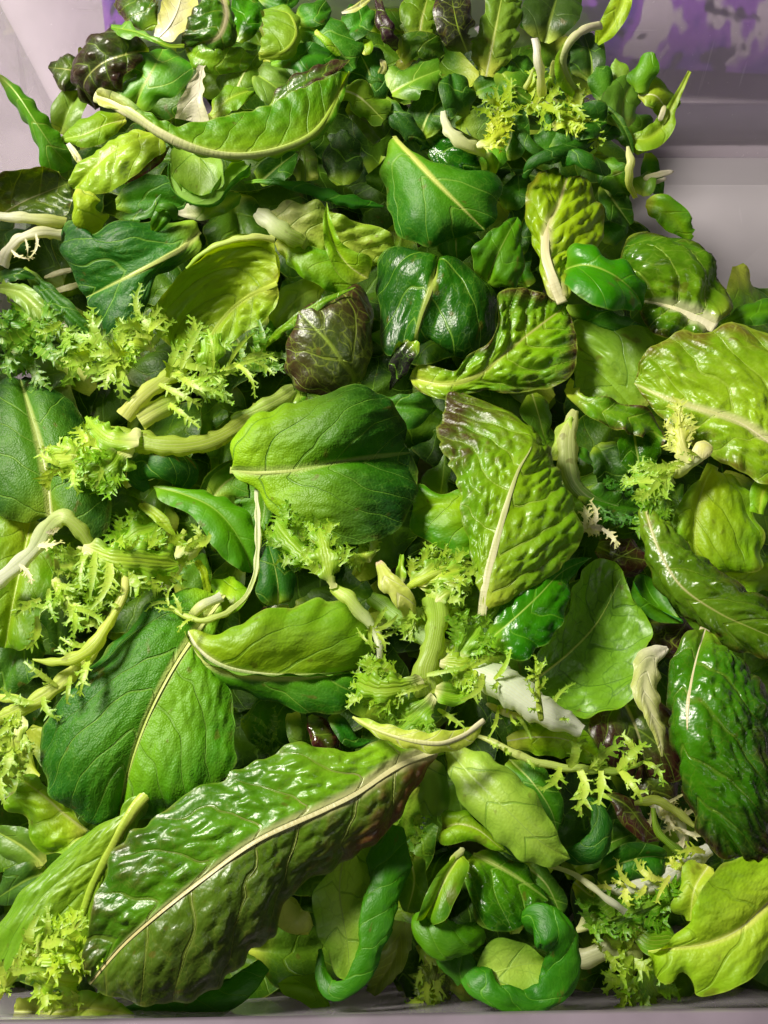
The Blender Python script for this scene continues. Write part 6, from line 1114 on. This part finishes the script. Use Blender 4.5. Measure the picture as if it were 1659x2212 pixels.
leaf('lettuce_leaf', 'dim olive leaf standing in the dark centre hollow, upper middle', 'LB', [(655,392),(655,345),(650,300)], [14,24,22,8], [14,26,26,8], h=[.6,.9,.6], rw=(12,8), Inner=(80,104,36), Outer=(64,90,30), rib=(90,120,34), ribh=(80,110,30))
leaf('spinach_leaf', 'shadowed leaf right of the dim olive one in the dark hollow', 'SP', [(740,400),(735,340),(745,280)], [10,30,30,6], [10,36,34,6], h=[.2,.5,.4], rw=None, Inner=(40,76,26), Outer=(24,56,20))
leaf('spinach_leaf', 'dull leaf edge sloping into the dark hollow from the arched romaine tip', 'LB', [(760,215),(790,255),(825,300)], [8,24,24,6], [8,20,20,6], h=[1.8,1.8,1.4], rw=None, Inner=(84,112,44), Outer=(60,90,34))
leaf('spinach_leaf', 'long narrow green leaf lying across below the dark hollow', 'SG', [(528,393),(590,392),(660,405),(740,430),(828,446)], [3,6,10,14,14,2], [3,8,14,16,16,2], h=[2.4,3.0,3.0,2.8,2.2], rw=None, bu=.22, Inner=(56,126,30), Outer=(34,100,26))
p = leaf('romaine_leaf', 'pale romaine with cream stem stub at left, lime blade with brown wavy rim', 'LM', [(556,462),(610,480),(690,500),(770,535),(850,570)], [(600,440),(680,440),(745,470),(810,490),(858,530)], [(570,480),(620,520),(690,545),(760,575)], h=[2.4,2.6,2.4,2.0,1.6], rw=None, bl=2.2, vs=.8, Base=(206,208,150), BaseT=.5, Inner=(170,194,90), Outer=(130,170,56), RedAmt=.5, RedThr=.8, RedQ=.8, RedT=.2, Red=(110,70,36), ruf=2)
stalk_part(p, [(553,458),(585,482),(620,508),(655,525)], [22,36,38,20], h=[2.8,3.0,2.9,2.5], low=(222,218,180), high=(176,200,96), flat=.35)
leaf('lettuce_leaf', 'lime pointed leaf finger standing upright left of the crumpled dark spinach', 'LM', [(795,602),(755,575),(722,530),(708,480),(706,437)], [(755,612),(718,575),(700,525),(698,475)], [(805,560),(770,545),(738,522),(718,480)], h=[2.2,2.6,2.8,3.2,3.4], rw=(3,1), bl=.6, bu=.12, Inner=(140,182,44), Outer=(118,170,38))
leaf('lettuce_leaf', 'puckered green lettuce margin below the pale romaine stub', 'LM', [(596,520),(650,560),(710,590),(775,645)], [6,26,34,30,6], [6,22,28,24,6], h=[1.8,2.2,2.2,1.6], rw=None, bl=2, Inner=(120,172,36), Outer=(76,142,30))
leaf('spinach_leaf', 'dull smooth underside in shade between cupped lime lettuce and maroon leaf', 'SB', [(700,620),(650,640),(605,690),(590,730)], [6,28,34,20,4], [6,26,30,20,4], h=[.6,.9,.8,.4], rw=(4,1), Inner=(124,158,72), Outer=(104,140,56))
leaf('spinach_leaf', 'small green leaf tip below the cupped lime lettuce', 'SG', [(600,690),(580,720),(570,750)], [4,12,12,3], [4,12,12,3], h=[.6,.7,.4], rw=None)
# ---- top right
leaf('lettuce_leaf', 'yellow-green leaf rising to the top edge in front of the purple packet', 'LM', [(1352,-20),(1340,20),(1318,60),(1290,95)], [14,16,14,4], [16,22,20,6], h=[3.6,3.4,3.0,2.4], rw=(10,4), bl=1.8, Inner=(160,190,50), Outer=(130,170,40), rib=(150,184,60))
leaf('endive_leaf', 'cream stalk curved like a sickle with puckered lime blade, upper right', 'LM', [(1298,54),(1260,64),(1230,92),(1217,128),(1228,168),(1256,208)], [4,5,6,7,7,4], [6,6,8,20,26,10], h=[4.2,4.6,4.6,4.2,3.6,2.8], rw=(20,14), bl=2.4, rib=(222,212,180), ribh=(140,176,50), Inner=(150,184,50), rk=dict(flat=.5))
stalk('endive_stalk', 'thick white cut stalk standing upright among lime endive, upper right', [(1155,82),(1163,130),(1170,180),(1168,225)], [17,21,23,18], h=[4.4,4.2,3.6,2.8], low=(230,216,206), high=(206,208,120))
stalk('endive_stalk', 'pale slanting stalk left of the thick white upright one', [(1152,150),(1138,185),(1115,222)], [8,13,15], h=[3.2,3.0,2.4], low=(170,180,110), high=(196,204,130))
stalk('endive_stalk', 'short pale stalk right of the thick white upright one', [(1198,130),(1192,165),(1185,200)], [12,13,10], h=[3.6,3.2,2.6], low=(196,204,140), high=(150,180,70))
p = frisee('yellow frilly endive spray around the upright stalks, upper right', [(1110,235),(1150,225),(1190,220),(1230,240),(1280,260)], [10,14,16,16,8], 13, h=[2.6,2.8,3.0,3.0,2.6], seed=57, ln=(30,54), wd=(12,18), t0=0, Inner=(168,192,70), Outer=(116,166,40), high=(180,196,80))
fan(p, 'FR', [(1185,280),(1220,255),(1275,250)], [8,24,26,8], [8,20,22,8], h=[2.8,3.2,2.8], ser=.15, Inner=(190,206,90), Outer=(160,192,56))
fan(p, 'FR', [(1200,300),(1240,290),(1290,270)], [8,18,20,6], [8,20,22,6], h=[2.6,2.8,2.4], ser=.3, Inner=(170,198,60), Outer=(130,180,40))
p = stalk('endive_stalk', 'white hooked endive stalk with lime frond end, top right of centre', [(957,240),(966,277),(992,304),(1022,320),(1050,330)], [14,22,26,26,20], h=[3.2,3.6,3.6,3.4,3.0], cat='endive stalk', low=(226,220,186), high=(214,214,150))
fan(p, 'FR', [(1030,318),(1065,300),(1085,265)], [6,12,16,6], [6,12,14,6], h=[3.4,3.6,3.4], ser=.45, Inner=(190,204,80), Outer=(170,194,44))
fan(p, 'FR', [(1050,330),(1062,350),(1070,375)], [6,14,16,4], [6,12,12,4], h=[3.0,2.8,2.2], ser=.1, Inner=(150,186,50), Outer=(90,150,34))
p = frisee('small yellow frilly endive left of the upright stalks', [(1060,270),(1075,240),(1085,215)], [8,10,6], 7, h=[2.8,3.2,3.2], seed=58, ln=(24,44), wd=(9,14), t0=.1, Inner=(164,188,60), Outer=(112,160,36))
p = leaf('lettuce_leaf', 'grey-green leaf underside in the lobed cluster at the upper right pile edge', 'SB', [(1345,278),(1346,225),(1368,172)], [14,48,44,18], [10,30,34,14], h=[2.2,2.6,2.4], rw=(4,2), bl=1.2, Inner=(112,152,62), Outer=(92,138,48), ser=.1)
leaf('spinach_leaf', 'bright green curled tip pointing up in front of the purple packet', 'SG', [(1378,200),(1392,158),(1412,114)], [8,26,22,3], [8,22,22,4], h=[2.8,3.2,3.4], rw=None, bu=.14, Inner=(96,156,36), Outer=(70,134,28), ruf=1.5)
leaf('lettuce_leaf', 'lime lobed leaf beside the curled tip, upper right edge of the pile', 'LM', [(1378,205),(1415,205),(1446,245)], [8,30,34,12], [8,24,28,10], h=[2.6,2.8,2.2], rw=(4,2), lob=.35, lobp=1.4, ruf=2, Inner=(150,182,60))
leaf('spinach_leaf', 'dark green leaf point left of the grey-green underside, upper right', 'SP', [(1315,215),(1300,180),(1288,145)], [8,26,20,2], [8,22,20,2], h=[2.4,2.6,2.6], rw=None, Inner=(76,130,40), ruf=1.5)
leaf('lettuce_leaf', 'olive leaf spike standing behind the grey-green underside', 'SB', [(1345,195),(1338,160),(1330,126)], [12,22,16,1], [10,20,14,1], h=[2.2,2.4,2.4], rw=None, Inner=(120,156,66), ser=.15)
leaf('lettuce_leaf', 'yellow-green leaf curled on a slender stem that points up to the packet', 'LM', [(1490,154),(1468,198),(1444,245),(1425,280),(1392,300),(1360,298)], [3,5,8,20,22,4], [3,5,8,16,18,4], h=[3.4,3.2,2.8,2.6,2.6,2.4], rw=(9,7), Inner=(150,184,56), Outer=(120,166,44), rib=(150,170,80), ribh=(150,184,60), bl=.4)
leaf('lettuce_leaf', 'dull green leaf filling the pile edge under the lobed cluster, upper right', 'SP', [(1390,330),(1370,280),(1330,240)], [14,40,44,20], [14,40,36,12], h=[1.2,1.6,1.6], rw=None, Inner=(84,134,40), Outer=(50,104,26), ruf=2)
stalk('endive_stalk', 'tiny white stem end inside the lobed cluster, upper right', [(1425,262),(1432,242),(1436,228)], [10,11,9], h=[2.8,3.0,3.0], low=(226,220,196), high=(214,212,160))
stalk('endive_stalk', 'white pointed stalk hanging at the upper right, below the dark rolled spinach', [(1356,316),(1362,350),(1358,390),(1372,428)], [8,20,16,10], h=[3.0,3.2,2.8,2.2], low=(214,212,180), high=(186,200,70))
stalk('endive_stalk', 'white stalk end sticking out over the bin floor, upper of the pair', [(1390,386),(1420,378),(1455,370)], [12,14,8], h=[.8,.9,.8], low=(206,206,150), high=(232,224,206))
stalk('endive_stalk', 'white stalk end sticking out over the bin floor, lower of the pair', [(1395,396),(1420,392),(1440,385)], [9,10,7], h=[.5,.6,.5], low=(206,206,150), high=(232,224,206))
p = leaf('spinach_leaf', 'dark spinach with rolled wavy margins above the bronze-flushed leaf, upper right', 'SP', [(1120,330),(1180,320),(1240,310),(1290,315)], [6,24,28,20,3], [6,22,26,26,3], h=[2.4,2.8,2.8,2.4], rw=None, und=4, bl=1.0)
roll_part(p, 'SP', [(1133,385),(1150,355),(1190,335),(1235,320),(1285,300)], [10,26,30,26,14], h=[2.8,3.2,3.4,3.2,2.8], Inner=(34,96,28))
roll_part(p, 'SP', [(1215,350),(1245,340),(1275,355),(1318,372)], [20,34,32,10], h=[3.0,3.4,3.4,2.8], Inner=(34,96,28))
roll_part(p, 'SP', [(1106,255),(1125,290),(1155,325),(1185,335)], [12,24,26,12], h=[2.6,2.9,3.0,2.8], Inner=(34,96,28))
leaf('spinach_leaf', 'bright-edged spinach leaf right of the rolled margins, upper right', 'SP', [(1285,330),(1310,365),(1340,400),(1356,430)], [8,24,28,20,3], [8,20,26,18,3], h=[2.2,2.6,2.4,1.8], rw=None, Inner=(90,146,36), Outer=(34,100,26), und=2.5, Patch=1.2)
leaf('spinach_leaf', 'crumpled green leaf below the yellow endive spray', 'SP', [(1180,270),(1230,285),(1280,280),(1340,290)], [6,20,22,18,4], [6,20,22,18,4], h=[2.2,2.6,2.6,2.2], rw=None, und=4, Inner=(60,130,30))
leaf('spinach_leaf', 'dark leaf with pale midrib behind the bronze-flushed leaf, tip toward the bell', 'SP', [(1300,400),(1330,440),(1362,485)], [6,22,22,6], [6,26,26,8], h=[1.4,1.8,1.4], rw=(5,2), Inner=(60,116,34))
leaf('lettuce_leaf', 'dull green leaf tip on the pile edge below the white stalk ends', 'SB', [(1380,420),(1395,390),(1400,370)], [8,24,16,2], [8,20,18,3], h=[.6,.8,.6], rw=None, Inner=(104,146,60), Outer=(84,130,46))
leaf('lettuce_leaf', 'lime and green puckered leaf along the pile edge above the red-topped romaine', 'LM', [(1395,440),(1430,450),(1470,490),(1490,525)], [6,26,26,18,3], [6,22,24,14,3], h=[.8,1.2,1.0,.6], rw=None, bl=1.8, Inner=(120,172,36), Outer=(70,136,30))
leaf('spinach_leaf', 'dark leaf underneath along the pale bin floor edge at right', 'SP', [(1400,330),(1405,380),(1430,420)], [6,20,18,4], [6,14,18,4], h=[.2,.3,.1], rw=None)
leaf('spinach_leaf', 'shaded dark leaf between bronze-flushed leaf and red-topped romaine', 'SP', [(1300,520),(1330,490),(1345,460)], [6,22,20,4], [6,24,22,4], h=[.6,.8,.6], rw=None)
leaf('arugula_leaf', 'slender green leaf with narrow stem leaning at upper right, by the grey-green underside', 'SP', [(1290,215),(1330,250),(1352,285),(1368,330)], [3,6,9,8,2], [3,6,9,8,2], h=[2.8,2.9,2.8,2.4], rw=(4,2), Inner=(60,110,40), Outer=(40,90,30), rib=(100,140,60))
# ---- larger leaves added, shade in their colours, between the small ones along the top
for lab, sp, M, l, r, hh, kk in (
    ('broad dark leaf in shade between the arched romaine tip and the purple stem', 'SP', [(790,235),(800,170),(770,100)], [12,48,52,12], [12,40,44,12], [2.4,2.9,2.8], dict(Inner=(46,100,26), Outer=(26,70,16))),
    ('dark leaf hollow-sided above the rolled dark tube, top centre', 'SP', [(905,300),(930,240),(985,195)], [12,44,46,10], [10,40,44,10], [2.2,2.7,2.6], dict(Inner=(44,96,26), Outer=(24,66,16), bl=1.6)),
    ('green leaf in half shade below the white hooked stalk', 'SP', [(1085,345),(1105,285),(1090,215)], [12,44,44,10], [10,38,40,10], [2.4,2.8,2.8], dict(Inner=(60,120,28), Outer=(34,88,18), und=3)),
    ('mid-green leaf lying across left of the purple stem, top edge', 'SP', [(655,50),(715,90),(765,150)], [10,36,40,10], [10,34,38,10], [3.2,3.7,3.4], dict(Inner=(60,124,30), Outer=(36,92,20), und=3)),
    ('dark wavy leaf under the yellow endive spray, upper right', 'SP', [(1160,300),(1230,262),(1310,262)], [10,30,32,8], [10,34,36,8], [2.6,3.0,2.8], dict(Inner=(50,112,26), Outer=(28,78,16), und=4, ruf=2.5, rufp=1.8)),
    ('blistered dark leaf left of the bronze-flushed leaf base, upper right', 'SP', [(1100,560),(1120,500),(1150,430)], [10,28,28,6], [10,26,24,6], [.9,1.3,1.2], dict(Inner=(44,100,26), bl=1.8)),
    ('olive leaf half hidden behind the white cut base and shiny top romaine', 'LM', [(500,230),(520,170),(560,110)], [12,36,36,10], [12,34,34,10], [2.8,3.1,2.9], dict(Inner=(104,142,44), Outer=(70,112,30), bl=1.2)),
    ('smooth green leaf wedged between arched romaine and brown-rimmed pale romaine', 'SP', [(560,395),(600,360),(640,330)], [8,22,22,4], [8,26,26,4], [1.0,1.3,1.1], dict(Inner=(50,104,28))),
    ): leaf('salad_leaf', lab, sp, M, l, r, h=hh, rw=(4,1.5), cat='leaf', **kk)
for lab, sp, M, l, r, hh, kk in (
    ('torn lime lettuce piece between the white toothed stem and the wavy corner leaf', 'LM', [(1530,1870),(1500,1920),(1490,1990)], [10,26,30,10], [10,30,34,12], [1.4,1.7,1.3], dict(Inner=(176,204,80), Outer=(138,184,50))),
    ('torn green lettuce piece in the gap below the flat glossy spinach, lower right', 'LM', [(1240,1905),(1290,1940),(1350,1930)], [10,26,28,8], [10,24,28,8], [.2,.5,.4], dict(Inner=(104,154,40), Outer=(70,126,28))),
    ('torn lime piece behind the rolled pale spinach and the green scroll', 'LM', [(880,1840),(895,1900),(880,1970)], [10,24,26,8], [10,26,26,8], [-.2,.1,-.3], dict(Inner=(110,150,46), Outer=(74,120,30))),
    ('torn mid-green piece beside the brown puckered leaf, top centre', 'AR', [(845,200),(890,175),(950,150)], [10,34,36,10], [10,30,32,10], [2.9,3.2,3.0], dict(Inner=(96,146,40), Outer=(60,112,28))),
    ('torn lime piece leaning over the small leaves right of the arched romaine tip', 'LM', [(720,190),(770,205),(830,260)], [8,26,30,8], [8,26,28,8], [3.2,3.3,2.8], dict(Inner=(120,160,44), Outer=(80,128,30))),
    ('torn green piece left of the sickle-shaped cream stalk, upper right', 'AR', [(1080,150),(1120,200),(1175,235)], [8,26,28,8], [8,26,28,8], [2.9,3.0,2.6], dict(Inner=(80,134,36), Outer=(48,102,24))),
    ): leaf('torn_leaf', lab, sp, M, l, r, h=hh, rw=(5,2), cat='leaf', ser=.22, serp=.9, ruf=2.4, rufp=1.6, **kk)

# ------------------------------------------------------------------ leaves buried deep in the pile, seen only in the gaps, whose shade is put into their colours
def deep_layer(name, label, sp, levels, seed, step, cols, only=None):
    rng = random.Random(seed); VV = []; FF = []; LT = []; LU = []; off = 0
    def room(x, y): return np.interp(y, (0, 150, 300, 400, 520), (230, 120, 125, 60, -200)) + 105 < x < np.interp(y, (0, 150, 300, 400, 520, 660, 700), (1290, 1290, 1380, 1440, 1500, 1590, 2000)) - 110
    for j, (x, y, lev) in enumerate([(x + rng.uniform(-50, 50), y + rng.uniform(-50, 50), lev) for lev in levels for y in range(-20, 2200, step) for x in range(-60, 1740, step)]):
        if not room(x, y) or (only and not only(x, y)): continue
        a = rng.uniform(0, 2 * math.pi); ln = rng.uniform(190, 300); b = rng.uniform(-.6, .6); h = lev + rng.uniform(-.5, .5)
        if y > 2060: h -= 1.0
        tl = rng.uniform(-.8, .8)
        pts = [((x + ln * (s - .5) * math.cos(a + b * s)) * 3, (y + ln * (s - .5) * math.sin(a + b * s)) * 3, h + tl * (s - .5) + rng.uniform(-.3, .3)) for s in (0, .33, .66, 1)]
        w = rng.uniform(50, 92) * 3
        B = blade_grid((0, 0), pts, [w * .2, w * .7, w, w * .7, w * .1], [w * .2, w * .8, w, w * .6, w * .1], vs=1.4, bl=1.4, und=4.0, ruf=2.0, rufp=2.0, dl=rng.uniform(-.9, .9), dr=rng.uniform(-.9, .9), bu=rng.uniform(-.12, .16), res=.5, seed=900 + j)
        nt, nc = B['G'].shape[:2]; VV.append(B['G'].reshape(-1, 3)); FF.append(grid_faces(nt, nc, off)); off += nt * nc
        LT.append(B['lt'].reshape(-1, 3)); lu = B['luv'].reshape(-1, 3).copy(); lu[:, 0] += (j % 41) * 3.7; LU.append(lu)
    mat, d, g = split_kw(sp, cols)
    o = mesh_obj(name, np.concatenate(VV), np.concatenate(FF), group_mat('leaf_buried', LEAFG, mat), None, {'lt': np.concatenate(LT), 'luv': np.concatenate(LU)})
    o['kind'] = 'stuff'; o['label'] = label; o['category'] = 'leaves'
deep_layer('buried_leaves', 'shade-darkened mixed salad leaves buried in the gaps under the top leaves', 'SP', (-4.4, -2.8), 5, 150, dict(Patch=1.4, Inner=(66,108,30), Outer=(18,58,14)))
deep_layer('buried_leaves', 'lighter green leaves showing in the gaps between the top leaves', 'LM', (-1.9,), 6, 190, dict(Patch=1.4, Inner=(92,134,38), Outer=(46,92,20)), lambda x, y: not (560 < x < 860 and 260 < y < 470) and not (480 < x < 780 and 1480 < y < 1680) and not (850 < x < 1300 and 1640 < y < 2100))  # colours lowered in brightness to keep the gaps looking shaded
